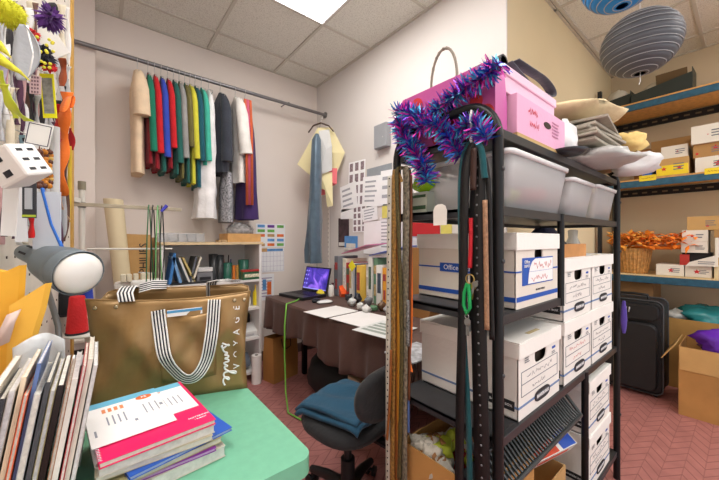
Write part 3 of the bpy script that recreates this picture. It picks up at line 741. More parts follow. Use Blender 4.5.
# wicker basket with orange feathers
c = P(633, 250, X=3.98)
bk = thing('wicker_basket', 'tall tan wicker basket full of orange feathers on the low far shelf', 'basket', (3.99, c.y, Z1 + .001))
m_wick = mat('wicker', (200, 148, 84), .7, var=.3, scale=40, bump=.5, bscale=60)
w_ = MB(); w_.lathe([(.095, 0), (.105, .02), (.118, .12), (.132, .235), (.124, .235), (.10, .03), (0, .02)], n=28)
for i in range(28):
    a = 2 * math.pi * i / 28
    w_.tube([(r * math.cos(a), r * math.sin(a), z) for r, z in ((.098, .0), (.108, .03), (.121, .12), (.135, .238))], .006, 5)
w_.build('basket', m_wick, bk)
fe = MB(); rg = random.Random(3)
for i in range(420):
    a = rg.uniform(0, 6.283); rr = rg.uniform(.02, .15); sy = rg.uniform(-.42, .06) if i % 2 else rg.uniform(-.15, .16)
    p = Vector((rg.uniform(-.13, .08), sy, .255 + rg.uniform(.0, .10)))
    d = Vector((rg.uniform(-1, .4), rg.uniform(-1, 1), rg.uniform(-.3, .6))).normalized(); L = rg.uniform(.06, .12)
    s_ = d.cross(Vector((0, 0, 1))).normalized() * rg.uniform(.013, .024); m_ = p + d * L * .5 + Vector((0, 0, .008)); q = p + d * L - Vector((0, 0, .008))
    fe.add([p, m_ + s_, q, m_ - s_, m_ + Vector((0, 0, .006))], [(0, 1, 4), (1, 2, 4), (2, 3, 4), (3, 0, 4)], i % 2)
fe.ball((-.0, -.16, .245), (.09, .22, .02), 14, 6, 1)
tag(fe.build('feather_boa', [cloth('orange feather', (255, 170, 60)), cloth('deep orange feather', (252, 136, 30))], bk), 'bright orange feathers spilling sideways')
# middle deck
stack(('blue_carton', 'blue and white carton beside the paper parcels on the middle shelf', 642, 652, 0, Z2, {'h': .24, 'mats': card('blue carton', (40, 104, 196)), 'txt': 0, 'X': 3.88}))
stack(('shelf_carton', 'tan carton with a yellow printed front on the middle shelf', 656, 689, 0, Z2, {'h': .155, 'mats': m_kbox, 'leafs': [(-.25, .42, .02), (.22, .42, .02)], 'band': (.06, .62), 'X': 3.87}),
      ('shelf_carton', 'white carton resting on the yellow-fronted tan carton of the middle shelf', 661, 688, 0, 0, {'h': .112, 'leafs': [(.12, .5, .012)], 'X': 3.9}))
stack(('shelf_carton', 'white carton with a red leaf lowest of the tall group on the middle shelf', 695, 730, 0, Z2, {'h': .125, 'leafs': [(.18, .5, .028)], 'X': 3.87}),
      ('shelf_carton', 'brown carton with a red leaf between two white ones on the middle shelf', 693, 728, 0, 0, {'h': .112, 'mats': m_kbox2, 'leafs': [(.16, .62, .024), (-.38, .3, .014)], 'X': 3.88}),
      ('shelf_carton', 'large white carton topmost of the group on the middle shelf', 691, 730, 0, 0, {'h': .15, 'X': 3.86, 'leafs': [(-.05, .45, .006)]}))
shelfbox('flat_carton', 'wide brown cardboard sheet box standing behind the middle shelf cartons', 651, 716, 0, Z2, mats=m_kbox2, X=4.2, dep=.12, h=.40, txt=0)
shelfbox('flat_carton', 'brown carton standing behind the blue carton on the middle shelf', 634, 650, 0, Z2, mats=card('umber carton', (164, 112, 62)), X=4.2, dep=.12, h=.34, txt=4)
# top deck
m_tarp = mat('dark green sheet', (40, 48, 42), .5, bump=.3, bscale=20)
def tray(label, px0, px1, h0, h1, X):
    a = P(px0, 0, X=X).y; b = P(px1, 0, X=X).y; w = a - b
    t = thing('open_carton', label, 'open carton', (X, (a + b) / 2, Z3 + .001))
    m = MB()
    def wall(p0, p1, ha, hb): 
        p0 = Vector(p0); p1 = Vector(p1); n = (p1 - p0).cross(Vector((0, 0, 1))).normalized() * .004
        m.add([p0, p1, p1 + Vector((0, 0, hb)), p0 + Vector((0, 0, ha)), p0 + n, p1 + n, p1 + n + Vector((0, 0, hb)), p0 + n + Vector((0, 0, ha))], [(0, 1, 2, 3), (7, 6, 5, 4), (3, 2, 6, 7), (0, 3, 7, 4), (1, 5, 6, 2)])
    wall((0, w / 2, 0), (0, -w / 2, 0), h0, h1 * .8); wall((.3, w / 2, 0), (.3, -w / 2, 0), h0 * 1.5, h1 * 1.2); wall((0, w / 2, 0), (.3, w / 2, 0), h0, h0 * 1.7); wall((0, -w / 2, 0), (.3, -w / 2, 0), h1, h1 * 1.2)
    m.bx(0, .3, -w / 2, w / 2, 0, .004); m.build('carton', m_tarp, t)
    return t, w
t, w = tray('dark open carton with a wrapped white package at the shelf end near the corner', 597, 630, .09, .15, 3.92)
blob((.10, -.02, .11), (.09, w * .38, .10), 6, .1).build('package', plastic('milky plastic', (206, 200, 184), bump=.4, bscale=25), t)
t, w = tray('long dark green open carton with packages on the top shelf', 631, 692, .09, .2, 3.9)
blob((.13, 0, .12), (.10, w * .36, .075), 16, .1).build('package', plastic('milky plastic', (206, 200, 184), bump=.4, bscale=25), t)
MB().box((.02, -w * .18, .15), (.005, w * .5, .13), (0, R(-20), 0)).build('flap', card('dark brown flap', (96, 76, 48)), t)

# ---- paper lanterns
def lantern(c, r, m, label, ribs=15, tilt=0):
    t = thing('paper_lantern', label, 'paper lantern', (c.x, c.y, c.z - r))
    prof = [(.004, 0)]; n = ribs * 6
    for i in range(1, n):
        a = math.pi * i / n; bulge = 1 - .035 * abs(math.cos(ribs * a)) ** 3
        prof.append((r * math.sin(a) * bulge * 1.0, r - r * .93 * math.cos(a)))
    prof.append((.004, 2 * r))
    MB().lathe(prof[4:-4], n=48, caps=False).build('shade', m, t, solid=.001)
    q = MB()
    for i in range(1, ribs):
        a = math.pi * i / ribs; rr = r * math.sin(a) * 1.0; z = r - r * .93 * math.cos(a)
        q.tube([(rr * math.cos(b), rr * math.sin(b), z) for b in [2 * math.pi * k / 40 for k in range(40)]], .0022, 5, closed=True)
    q.build('wire_rib', mat(m.name + ' rib', (170, 172, 176), .5, var=0), t)
    k = MB().tube([(0, 0, 2 * r - .06), (0, 0, H - c.z + r - .001)], .0018, 5)
    k.build('string', m_wht, t)
    if r > .18: k = MB().tube([(0, 0, .12), (.004, 0, -.03), (-.004, .004, -.05)], .002, 5); k.build('tail', m_wht, t)
    return t
lc = P(640, 44, D=1.95)
lantern(lc, .198, paper('grey lantern paper', (86, 88, 94), rough=.5, bump=.1), 'large grey ribbed paper lantern hanging over the far aisle')
lb = P(622, -26, D=1.5)
lantern(lb, .165, paper('blue lantern paper', (24, 132, 206), rough=.5), 'blue paper lantern cut off at the top edge, behind the grey one')

# ---- suitcase
sc_ = thing('suitcase', 'large black soft suitcase standing on the floor below the far shelves', 'suitcase', (3.47, .635, 0))
m_nyl = mat('black nylon', (30, 31, 34), .55, bump=.25, bscale=120, var=.1)
def rbox(mb, x0, x1, w, z0, z1, r, n=6, mi=0):
    out = []
    for cy, cz, a0 in ((w / 2 - r, z1 - r, 0), (-w / 2 + r, z1 - r, 90), (-w / 2 + r, z0 + r, 180), (w / 2 - r, z0 + r, 270)):
        for i in range(n): a = R(a0 + 90 * i / (n - 1)); out.append((cy + r * math.cos(a), cz + r * math.sin(a)))
    rings = [[Vector((x, y * s if s != 1 else y, (z - (z0 + z1) / 2) * s + (z0 + z1) / 2)) for y, z in out] for x, s in ((x0, .96), (x0 + .012, 1), (x1 - .012, 1), (x1, .96))]
    return mb.loft(rings, mi)
rbox(MB(), 0, .26, .40, .03, .78, .05).build('body', m_nyl, sc_)
rbox(MB(), -.05, -.0, .34, .06, .60, .05).build('front_pocket', m_nyl, sc_)
rbox(MB(), -.035, -.0, .36, .63, .75, .04).build('upper_pocket', m_nyl, sc_)
pp = MB()
for x, s in ((.008, 1.0), (.25, 1.0)):
    pts = []
    w, z0, z1, r = .402, .028, .782, .05
    for cy, cz, a0 in ((w / 2 - r, z1 - r, 0), (-w / 2 + r, z1 - r, 90), (-w / 2 + r, z0 + r, 180), (w / 2 - r, z0 + r, 270)):
        for i in range(6): a = R(a0 + 18 * i); pts.append((x, cy + r * math.cos(a), cz + r * math.sin(a)))
    pp.tube(pts, .006, 6, closed=True)
pp.build('piping', mat('grey piping', (70, 72, 76), .5, var=0), sc_)
MB().tube([(.12, -.1, .775), (.12, -.09, .815), (.12, 0, .82), (.12, .09, .815), (.12, .1, .775)], .011, 8).build('carry_handle', mat('black rubber', (24, 24, 26), .5, var=0), sc_)
MB().lathe([(0, 0), (1, 0), (.8, .004), (0, .005)], n=20, M=Matrix(((0, 0, -1), (0.026, 0, 0), (0, 0.013, 0)))).build('emblem', mat('silver emblem', (190, 192, 196), .3, metal=.8, var=0), sc_).location = (-.036, .12, .69)
zp = MB()
for y in (.0, .02): zp.tube([(-.037, y, .72), (-.045, y, .705), (-.043, y + .004, .68)], .005, 6)
zp.build('zip_pull', mat('silver emblem', (190, 192, 196)), sc_)
for x in (.04, .22):
    for y in (-.15, .15): MB().cyl((x, y - .012, .03), (x, y + .012, .03), .029, n=14).build('wheel', mat('black rubber', (24, 24, 26)), sc_)

# ---- floor boxes under the shelves
def bigbox(name, label, loc, sx, sy, h, m, flaps=(), **k):
    t = thing(name, label, 'cardboard box', loc)
    openbox(t, 0, sx, -sy / 2, sy / 2, h, m, .006)
    return t
t = bigbox('moving_box', 'open brown cardboard box lined with purple film on the red floor', (3.30, .04, 0), .42, .58, .50, card('brown moving box', (184, 136, 78), var=.1))
f = MB(); f.box((-.006, 0, .415), (.005, .57, .165), (0, R(-1.5), 0)); f.build('front_flap', card('pale flap', (206, 166, 106)), t)
f = MB(); f.box((.2, .345, .445), (.40, .005, .14), (R(32), 0, 0)); f.build('side_flap', card('pale flap', (206, 166, 106)), t)
blob((.21, -.02, .52), (.19, .25, .11), 5, .2, nu=26, nv=14).build('purple_film', plastic('purple film', (98, 40, 176), rough=.25, bump=.5, bscale=25), t)
t = bigbox('moving_box', 'open cardboard box with teal plastic behind the suitcase and purple-lined box', (3.87, .27, 0), .40, .50, .60, card('ochre moving box', (188, 144, 80), var=.1))
blob((.2, -.03, .62), (.17, .2, .08), 7, .25, nu=22, nv=12).build('teal_plastic', plastic('teal film', (52, 146, 150), rough=.25, bump=.5, bscale=25), t)
blob((.12, .14, .61), (.08, .08, .05), 9, .25).build('white_plastic', plastic('white film b', (206, 206, 200), rough=.25, bump=.5, bscale=25), t)
world(MB().bx(3.95, 4.35, .56, .94, 0, .90), 'storage_carton', 'brown carton standing behind the suitcase under the lowest shelf', 'carton', card('umber carton b', (150, 112, 72)))
# ================================================================== work desk along the white wall
m_tc = cloth('brown tablecloth', (88, 62, 54), rough=.75, var=.08, bump=.2)
DX0, DY0, DY1, DZ = 1.18, 1.02, 2.78, .765
dk = thing('work_desk', 'long work desk under a brown cloth against the white wall', 'desk', (DX0, DY0, 0))
LX, LY = XB - .02 - DX0, DY1 - DY0
MB().bx(.02, LX, .02, LY - .02, DZ - .035, DZ - .006).build('tabletop', mat('desk board', (120, 90, 70), .6), dk)
for x in (.34, LX - .06):
    for y in (.08, LY - .08): MB().bx(x - .02, x + .02, y - .02, y + .02, 0, DZ - .035).build('leg', m_blk, dk)
MB().bx(LX - .03, LX - .015, .1, LY - .1, .3, DZ - .04).build('modesty_panel', mat('dark desk panel', (40, 32, 30), .6), dk)
tc = MB(); NU = 90
def skirt(u, v):
    y = -.01 + (LY + .02) * u; amp = .022 * v
    hem = .275 + .03 * math.sin(u * 7) + .02 * math.sin(u * 17 + 1)
    return Vector((DX0 - .008 - amp * (.6 + math.sin(u * 46) + .5 * math.sin(u * 79 + 1)), DY0 + y, DZ - hem * v))
def skirt_l(u, v):
    return Vector((DX0 + .0 + (LX - .0) * u, DY1 + .01 + .015 * v * (.6 + math.sin(u * 30)), DZ - (.3 + .03 * math.sin(u * 9)) * v))
def skirt_r(u, v):
    return Vector((DX0 + .0 + (LX - .0) * u, DY0 - .01 - .012 * v * (.6 + math.sin(u * 30)), DZ - (.3 + .03 * math.sin(u * 9)) * v))
tc.grid(skirt, NU, 10); tc.grid(skirt_l, 40, 6); tc.grid(skirt_r, 40, 6)
tc.add([(DX0 - .009, DY0 - .011, DZ), (DX0 + LX, DY0 - .011, DZ), (DX0 + LX, DY1 + .011, DZ), (DX0 - .009, DY1 + .011, DZ)], [(0, 1, 2, 3)])
world(tc, 'tablecloth', 'dark brown tablecloth draped over the work desk', 'tablecloth', m_tc, solid=.003, weld=True)
T = DZ + .003
# laptop
lp = P(297, 293, Z=T)
lt = thing('laptop', 'black laptop with a purple-blue screen open on the desk', 'laptop', (1.42, 2.56, T), R(-82))
MB().box((0, 0, .014), (.36, .26, .026)).build('base', plastic('black laptop', (34, 34, 38)), lt, bevel=.004)
kb = MB()
for r_ in range(5):
    for c_ in range(14): kb.box((-.15 + .0225 * c_, .085 - .026 * r_, .0285), (.018, .02, .003))
kb.build('keyboard', plastic('laptop keys', (22, 22, 25)), lt)
MB().box((0, -.085, .0278), (.08, .05, .001)).build('touchpad', plastic('touchpad', (52, 52, 56)), lt)
Ml = Euler((R(-14), 0, 0)).to_matrix(); hc = Vector((0, .128, .03))
MB().box(hc + Ml @ Vector((0, .006, .115)), (.36, .012, .235), Ml).build('lid', plastic('black laptop', (34, 34, 38)), lt, bevel=.004)
scr = bpy.data.materials.new('laptop screen'); scr.use_nodes = True
nt = scr.node_tree; b = nt.nodes['Principled BSDF']; b.inputs['Base Color'].default_value = (.01, .01, .02, 1); b.inputs['Roughness'].default_value = .3
tcn = nt.nodes.new('ShaderNodeTexCoord'); no = nt.nodes.new('ShaderNodeTexNoise'); no.inputs['Scale'].default_value = 9; no.inputs['Distortion'].default_value = 1.2
nt.links.new(tcn.outputs['Object'], no.inputs['Vector']); cr = nt.nodes.new('ShaderNodeValToRGB'); nt.links.new(no.outputs['Fac'], cr.inputs['Fac'])
cr.color_ramp.elements[0].position = .35; cr.color_ramp.elements[0].color = (.012, .008, .12, 1); cr.color_ramp.elements[1].position = .72; cr.color_ramp.elements[1].color = (.22, .10, .55, 1)
e = cr.color_ramp.elements.new(.55); e.color = (.05, .025, .28, 1)
nt.links.new(cr.outputs['Color'], b.inputs['Emission Color']); b.inputs['Emission Strength'].default_value = 1.6
s_ = MB(); s_.box(hc + Ml @ Vector((0, -.001, .12)), (.33, .002, .20), Ml, 0)
for c_ in range(2):
    for r_ in range(4): s_.box(hc + Ml @ Vector((-.15 + .03 * c_, -.0025, .19 - .04 * r_)), (.014, .001, .014), Ml, 1)
s_.box(hc + Ml @ Vector((0, -.0025, .026)), (.33, .001, .01), Ml, 1)
s_.build('screen', [scr, mat('screen icon', (150, 150, 235), .4, var=0, emit=.5)], lt)
# phone handset behind the laptop
def deskthing(px, py, D=None): return P(px, py, Z=T)
ph = MB(); c = Vector((1.86, 2.37, T)); ph.tube([c, c + Vector((0, 0, .12)), c + Vector((-.01, 0, .22))], [.03, .022, .028], 10)
world(ph, 'telephone_handset', 'black telephone handset standing behind the laptop by the wall', 'phone', plastic('black phone', (26, 26, 30)))
world(MB().bx(1.60, 1.74, 2.62, 2.76, T, T + .075), 'cardboard_tray', 'low cardboard tray behind the laptop at the wall end of the desk', 'cardboard box', m_kbox)
ad = MB().tube([(1.61, 2.69, T + .098), (1.68, 2.69, T + .098), (1.74, 2.69, T + .098)], .022, 10)
world(ad, 'paper_roll', 'pale grey roll resting on the low cardboard tray', 'roll', paper('grey roll', (196, 198, 204)))
ms = MB(); ms.ball((0, 0, .012), (.052, .03, .02), 16, 8)
solo('computer_mouse', 'black computer mouse on the desk in front of the laptop', 'mouse', ms, plastic('mouse black', (36, 38, 44)), P(316, 302, Z=T), R(30))
# white sheets in front
m_sheet = paper('white sheet', (238, 236, 234)); m_sheet2 = paper('pale sheet', (222, 224, 222))
for i, (px, py, rz, w, l, lab, m_) in enumerate(((331, 311.5, 5, .30, .25, 'white paper sheet on the desk nearest the laptop', m_sheet), (362, 318.5, 5, .30, .30, 'white paper sheet on the desk beside the belts, overlapping the grey ones', m_sheet), (385, 329, 8, .28, .25, 'pale printed sheets at the end of the desk behind the belts', m_sheet2))):
    c = P(px, py, Z=T + .002 + .003 * i)
    t = thing('paper_sheet', lab, 'paper', c, R(rz), 'white sheets on the desk')
    k = MB().box((0, 0, .001), (w, l, .002))
    if i == 2: 
        for q in range(4): k.box((-.08 + .05 * q, 0, .0022), (.03, .2, .0005), None, 1)
    k.build('sheet', [m_sheet if i < 2 else m_sheet2, mat('grey green print', (150, 160, 150), .7)], t)
world(MB().plate(P(415, 352, Z=T + .004) , (1, 0, 0), (0, 1, 0), .22, .17, .006), 'magazine', 'glossy pale magazine lying on the desk end behind the rack', 'magazine', paper('glossy magazine', (196, 200, 206), rough=.3, var=.5, scale=30))
# magazine files against the wall
ORDS = 'first second third fourth fifth sixth seventh eighth ninth tenth eleventh twelfth thirteenth fourteenth fifteenth sixteenth'.split()
rg = random.Random(5); y = 2.50
cols = [(226, 224, 218), (120, 124, 132), (236, 230, 210), (178, 60, 58), (238, 236, 230), (76, 96, 130), (240, 200, 90), (206, 200, 196), (236, 234, 230), (110, 150, 120), (246, 244, 240), (240, 170, 60), (214, 208, 200), (232, 228, 220), (220, 120, 150), (224, 214, 190)]
names = ['white', 'grey', 'cream', 'red', 'white wide', 'slate', 'yellow ochre', 'pale grey', 'white thin', 'green', 'bright white', 'amber', 'stone', 'chalk white', 'rose', 'ivory']
for i, (c_, nm) in enumerate(zip(cols, names)):
    w = rg.uniform(.045, .075); h = rg.uniform(.29, .37); x0 = 1.70 + rg.uniform(-.02, .03)
    t = thing('document_file', f'{nm} document file standing upright on the desk, {ORDS[i]} from the laptop', 'file', (x0, y - w / 2, T), 0, 'upright files on the desk')
    k = MB().box((.115, 0, h / 2), (.23, w * .9, h), (0, 0, rg.uniform(-.05, .05)))
    k.build('folder', paper('file ' + nm, c_, var=.06), t, bevel=.002)
    pr = MB(); 
    if i % 2 == 0:
        pr.box((-.002, 0, h * .55), (.002, w * .55, h * .5)); 
    else:
        pr.box((-.002, 0, h * .75), (.002, w * .6, h * .18)).box((-.002, 0, h * .3), (.002, w * .4, h * .25))
    pr.build('spine_label', mat('spine ' + str(i % 5), [(70, 80, 96), (170, 70, 70), (230, 230, 226), (90, 110, 90), (200, 170, 120)][i % 5], .6, var=.3, scale=40), t)
    y -= w + .003
st = MB(); pts = []
for i in range(8):
    a = R(90 + 45 * i); r_ = .05 if i % 2 == 0 else .034; pts.append((r_ * math.cos(a), r_ * math.sin(a)))
cc = P(352, 266, X=1.655); st.poly(pts, cc, (0, -1, 0), (0, 0, 1), .004)
world(st, 'paper_star', 'yellow paper star leaning on the upright files', 'paper star', paper('star yellow', (244, 230, 40)))
# leaning coloured folders on top
tf = T + .385
world(MB().add([(1.74, 2.40, tf + .0), (1.93, 2.40, tf + .02), (1.93, 1.98, tf + .10), (1.70, 2.0, tf + .085)], [(0, 1, 2, 3)]), 'plastic_folder', 'pink plastic folder lying on top of the upright files', 'folder', plastic('pink folder', (216, 120, 160)), solid=.006)
world(MB().add([(1.70, 1.96, tf + .0), (1.95, 1.96, tf + .02), (1.95, 1.56, tf + .09), (1.68, 1.56, tf + .08)], [(0, 1, 2, 3)]), 'plastic_folder', 'blue plastic folder lying on the files beside the pink one', 'folder', plastic('blue folder', (84, 112, 206)), solid=.006)
# small clutter
th = thing('thread_cone', 'white thread cone on the desk beside the laptop', 'thread cone', P(331, 296, Z=T))
MB().lathe([(.028, 0), (.03, .01), (.027, .09), (.018, .1)], n=16).build('thread', paper('white thread', (234, 232, 226)), th)
MB().cyl((0, 0, .1), (0, 0, .112), .01, n=10).build('cone_tip', plastic('cone grey', (170, 170, 168)), th)
def lump(px, py, r, seed, col, nm, label, cat, amp=.2):
    c = P(px, py, Z=T); c.z = T + r[2] * .96
    return world(blob(c, r, seed, amp, nu=12, nv=8), nm, label, cat, col)
q = P(343, 296, Z=T)
world(MB().box(q + Vector((0, 0, .045)), (.07, .13, .06), Euler((R(35), 0, R(-20))).to_matrix()), 'pouch', 'orange pouch leaning among the desk clutter', 'pouch', cloth('orange pouch', (238, 92, 34)))
q = P(337, 294, Z=T)
world(MB().box(q + Vector((0, .03, .045)), (.06, .12, .05), Euler((R(35), 0, R(-20))).to_matrix()), 'pouch', 'dark maroon pouch behind the orange pouch on the desk', 'pouch', cloth('maroon pouch', (84, 40, 56)))
lump(321, 296, (.04, .05, .03), 3, mat('yellow fabric bits', (226, 206, 52), .6), 'fabric_roll', 'yellow crumpled fabric roll right by the laptop', 'fabric')
lump(325, 303, (.07, .05, .012), 4, m_wpl, 'plastic_wrapper', 'flat white plastic wrapper by the computer mouse', 'wrapper', .1)
rg = random.Random(21)
bits = [('clear film packet', (206, 210, 208)), ('black clip box', (48, 48, 52)), ('red pincushion', (206, 48, 52)), ('clear sandwich bag', (216, 218, 214)), ('grey tape roll', (120, 124, 128)), ('green thread bag', (90, 130, 96)), ('silver foil packet', (176, 180, 184)), ('yellow note pad', (240, 226, 70)), ('blue tape dispenser', (36, 104, 196)), ('brown button jar', (110, 84, 64)), ('white gauze', (226, 226, 222)), ('dark scissors case', (56, 60, 66)), ('clear zip pouch', (210, 212, 214)), ('pale ribbon', (200, 190, 186))]
spots = [(352, 302), (358, 299), (364, 296), (360, 306), (368, 302), (374, 307), (372, 297), (377, 296), (384, 299), (382, 307), (366, 309), (349, 297), (388, 310), (356, 293)]
for (nm, c_), (px, py) in zip(bits, spots):
    r_ = (rg.uniform(.025, .04), rg.uniform(.025, .04), rg.uniform(.02, .04))
    lump(px, py + 4, r_, px, plastic('bit ' + nm, c_, rough=.25, bump=.6, bscale=40), nm.replace(' ', '_'), f'{nm} in the clutter on the desk before the files', nm.split()[-1], .3)
# green cord off the desk
world(MB().tube([P(302, 297, Z=T + .008), P(296, 301, Z=T + .012), Vector((1.135, 2.30, T + .01)), Vector((1.10, 2.26, .62)), Vector((1.09, 2.24, .40)), Vector((1.09, 2.22, .12)), Vector((1.07, 2.14, .012)), Vector((1.10, 2.0, .01)), Vector((1.2, 1.95, .01))], .006, 6), 'charging_cord', 'lime green cord running from the laptop down to the floor', 'cord', plastic('lime cord', (120, 190, 70)))
# under the desk
world(blob((1.48, 2.12, .19), (.22, .30, .185), 14, .1), 'duffel_bag', 'black bag in the shade on the floor under the desk', 'bag', mat('black bag', (22, 22, 24), .6))
world(MB().bx(1.36, 1.62, 1.58, 1.8, 0, .32), 'carton', 'cream carton on the floor under the desk by the chair', 'carton', card('cream carton c', (206, 190, 158)), bevel=.003)
bagp = thing('paper_bag', 'brown paper shopping bag on the floor at the wall end of the desk', 'paper bag', (1.31, 2.77, 0), R(14))
b = MB().loft([[Vector((x * s, y * t_, z)) for x, y in ((-.14, -.075), (.14, -.075), (.14, .075), (-.14, .075))] for s, t_, z in ((1, 1, 0), (1.02, 1, .2), (1, .8, .40))], sm=False, caps=False)
b.add([(-.14, -.075, 0), (.14, -.075, 0), (.14, .075, 0), (-.14, .075, 0)], [(3, 2, 1, 0)])
b.build('bag', card('brown kraft bag', (170, 120, 62), bump=.3, bscale=14), bagp, solid=.002, weld=True)
MB().tube([(-.05, -.07, .38), (-.045, -.085, .30), (0, -.088, .285), (.045, -.085, .30), (.05, -.07, .38)], .004, 6).build('handle', mat('dark twine', (50, 36, 26), .8), bagp)
world(MB().cyl((1.085, 2.79, .001), (1.085, 2.79, .25), .042, n=20).cyl((1.085, 2.79, .25), (1.085, 2.79, .252), .015, n=12, mi=1), 'paper_roll', 'white paper roll standing on the floor between bookcase and paper bag', 'paper roll', [paper('white roll', (236, 234, 230)), m_hole])

# ---- office chair
ch = thing('office_chair', 'black office chair on a star base in front of the desk', 'chair', (.90, 1.19, 0), R(8))
m_chp = plastic('chair plastic', (24, 24, 26), rough=.5); m_chf = cloth('chair fabric', (34, 34, 36))
for i in range(5):
    a = 2 * math.pi * i / 5 + .3; d = Vector((math.cos(a), math.sin(a), 0))
    MB().tube([d * .03 + Vector((0, 0, .12)), d * .16 + Vector((0, 0, .105)), d * .27 + Vector((0, 0, .075))], [.03, .024, .018], 8).build('base_arm', m_chp, ch)
    n_ = d.cross(Vector((0, 0, 1)))
    k = MB()
    for s in (-1, 1): k.cyl(d * .27 + n_ * .012 * s + Vector((0, 0, .027)), d * .27 + n_ * .026 * s + Vector((0, 0, .027)), .026, n=14)
    k.cyl(d * .27 - n_ * .012 + Vector((0, 0, .03)), d * .27 + n_ * .012 + Vector((0, 0, .03)), .008, n=8)
    k.build('caster', m_chp, ch)
MB().cyl((0, 0, .08), (0, 0, .26), .033).cyl((0, 0, .26), (0, 0, .40), .018).build('gas_column', m_chp, ch)
MB().box((0, 0, .405), (.2, .24, .03)).build('mechanism', m_chp, ch, bevel=.006)
def superel(a, b, z, n=32, e=2.8): return [Vector((a * abs(math.cos(t)) ** (2 / e) * (1 if math.cos(t) > 0 else -1), b * abs(math.sin(t)) ** (2 / e) * (1 if math.sin(t) > 0 else -1), z)) for t in [2 * math.pi * i / n for i in range(n)]]
MB().loft([superel(.15, .15, .415), superel(.19, .19, .43), superel(.196, .196, .455), superel(.18, .18, .475), superel(.13, .13, .48)]).build('seat', m_chf, ch)
MB().box((.03, -.18, .40), (.05, .16, .012)).build('back_bar_foot', m_chp, ch)
MB().tube([(.03, -.15, .40), (.03, -.25, .42), (.03, -.27, .52), (.03, -.262, .64)], .02, 8, flat=.5).build('back_bar', m_chp, ch)
bc = Vector((-.02, -.235, .65)); rings = []
for y_, s_ in ((-.022, .8), (-.018, .97), (0, 1.0), (.018, .95), (.028, .7)):
    rings.append([bc + Vector((v.x, y_ + .35 * v.x * v.x, v.y * .62)) for v in superel(.165 * s_, .165 * s_, 0, e=2.4)])
MB().loft(rings).build('backrest', m_chf, ch)
# folded blue cloth on the seat
cl = MB(); m_bl = cloth('petrol blue cloth', (34, 78, 104), bump=.4)
for i in range(2):
    z = .504 + .022 * i
    def lay(u, v, i=i, z=z):
        x = -.165 + .012 * i + (.385 - .02 * i) * u; y = -.165 + .35 * v + .012 * i
        e = .75 * max(0, math.hypot(max(abs(x) - .13, 0), max(abs(y) - .13, 0)) - .03)
        return Vector((x, y, z + .006 * math.sin(u * 9 + i) * math.cos(v * 7 + 2 * i) + .006 * math.sin(u * 17 + v * 5) - 1.1 * e))
    cl.grid(lay, 22, 22)
cloth_ob = tag(cl.build('folded_cloth', m_bl, None, (.91, 1.195, 0), R(16), solid=.018, weld=False), 'folded petrol blue cloth lying on the chair seat', 'cloth')

# behind the rack at the desk end
world(MB().bx(1.62, 1.80, 1.28, 1.46, T, T + .46), 'carton', 'tall brown carton on the desk end, seen behind the hanging belts', 'carton', card('brown carton d', (158, 112, 62)), bevel=.003)
# ================================================================== back wall: bookcase, rod, garments, wall papers
m_wlam = mat('white laminate', (232, 229, 226), .45, var=.02)
BX0, BX1, BY, BZ = .363, 1.16, 2.856, 1.262
bcx = thing('bookcase', 'white open bookcase of three shelves against the back wall', 'bookcase', (BX0, BY, 0))
w = BX1 - BX0; dd = YA - .015 - BY
MB().bx(0, .022, 0, dd, 0, BZ - .022).build('side_panel', m_wlam, bcx, bevel=.001)
MB().bx(w - .022, w, 0, dd, 0, BZ - .022).build('side_panel', m_wlam, bcx, bevel=.001)
tag(MB().bx(-.012, w + .012, -.01, dd, BZ - .022, BZ).build('top', mat('birch top', (214, 190, 150), .5, var=.08), bcx, bevel=.001), 'pale wood top board')
MB().bx(.022, w - .022, dd - .008, dd, 0, BZ - .022).build('back_panel', m_wlam, bcx)
for z in (.08, .39, .665, .92): MB().bx(.022, w - .022, .004, dd - .008, z - .02, z).build('shelf', m_wlam, bcx)
B1, B2, B3 = .921, .666, .391
# --- top of the bookcase
co = thing('clear_organizer', 'row of clear plastic drawers on top of the bookcase', 'organizer', (.53, 2.98, BZ + .001))
m_clr = mat('clear drawer plastic', (230, 232, 236), .12, var=0, alpha=.35)
k = MB().bx(-.17, .17, .12, .13, 0, .075).bx(-.17, .17, 0, .12, 0, .006).bx(-.17, .17, 0, .12, .069, .075)
for i in range(6): k.bx(-.17 + .067 * i, -.165 + .067 * i, 0, .12, .006, .069)
k.build('body', m_clr, co)
for i in range(5):
    MB().bx(-.163 + .067 * i, -.105 + .067 * i, -.004, .11, .008, .066).build('drawer', m_clr, co)
    MB().bx(-.15 + .067 * i, -.12 + .067 * i, .02, .09, .009, .03).build('small_parts', mat('parts grey', (176, 176, 180), .5, var=.3, scale=60), co)
world(MB().bx(.80, .90, 2.92, 3.02, BZ + .001, BZ + .02).bx(.82, .86, 2.90, 2.92, BZ + .001, BZ + .014), 'tape_dispenser', 'small tan and dark tool lying on the bookcase top left of the wooden box', 'tool', mat('tool tan', (180, 150, 110), .5, var=.3, scale=20))
wb = thing('wooden_box', 'shallow pale wooden box on the bookcase top under the hanging clothes', 'wooden box', (1.02, 2.90, BZ + .001))
m_w2 = mat('pale wood', (206, 158, 98), .55, var=.14, scale=12)
MB().bx(-.15, .15, 0, .012, 0, .075).bx(-.15, .15, .25, .262, 0, .075).bx(-.15, -.138, .012, .25, 0, .075).bx(.138, .15, .012, .25, 0, .075).bx(-.138, .138, .012, .25, 0, .008).build('box', m_w2, wb, bevel=.002)
fz = MB(); rg = random.Random(8); c0 = Vector((1.02, 3.03, BZ + .10))
blob(c0, (.12, .095, .07), 4, .1, mb=fz)
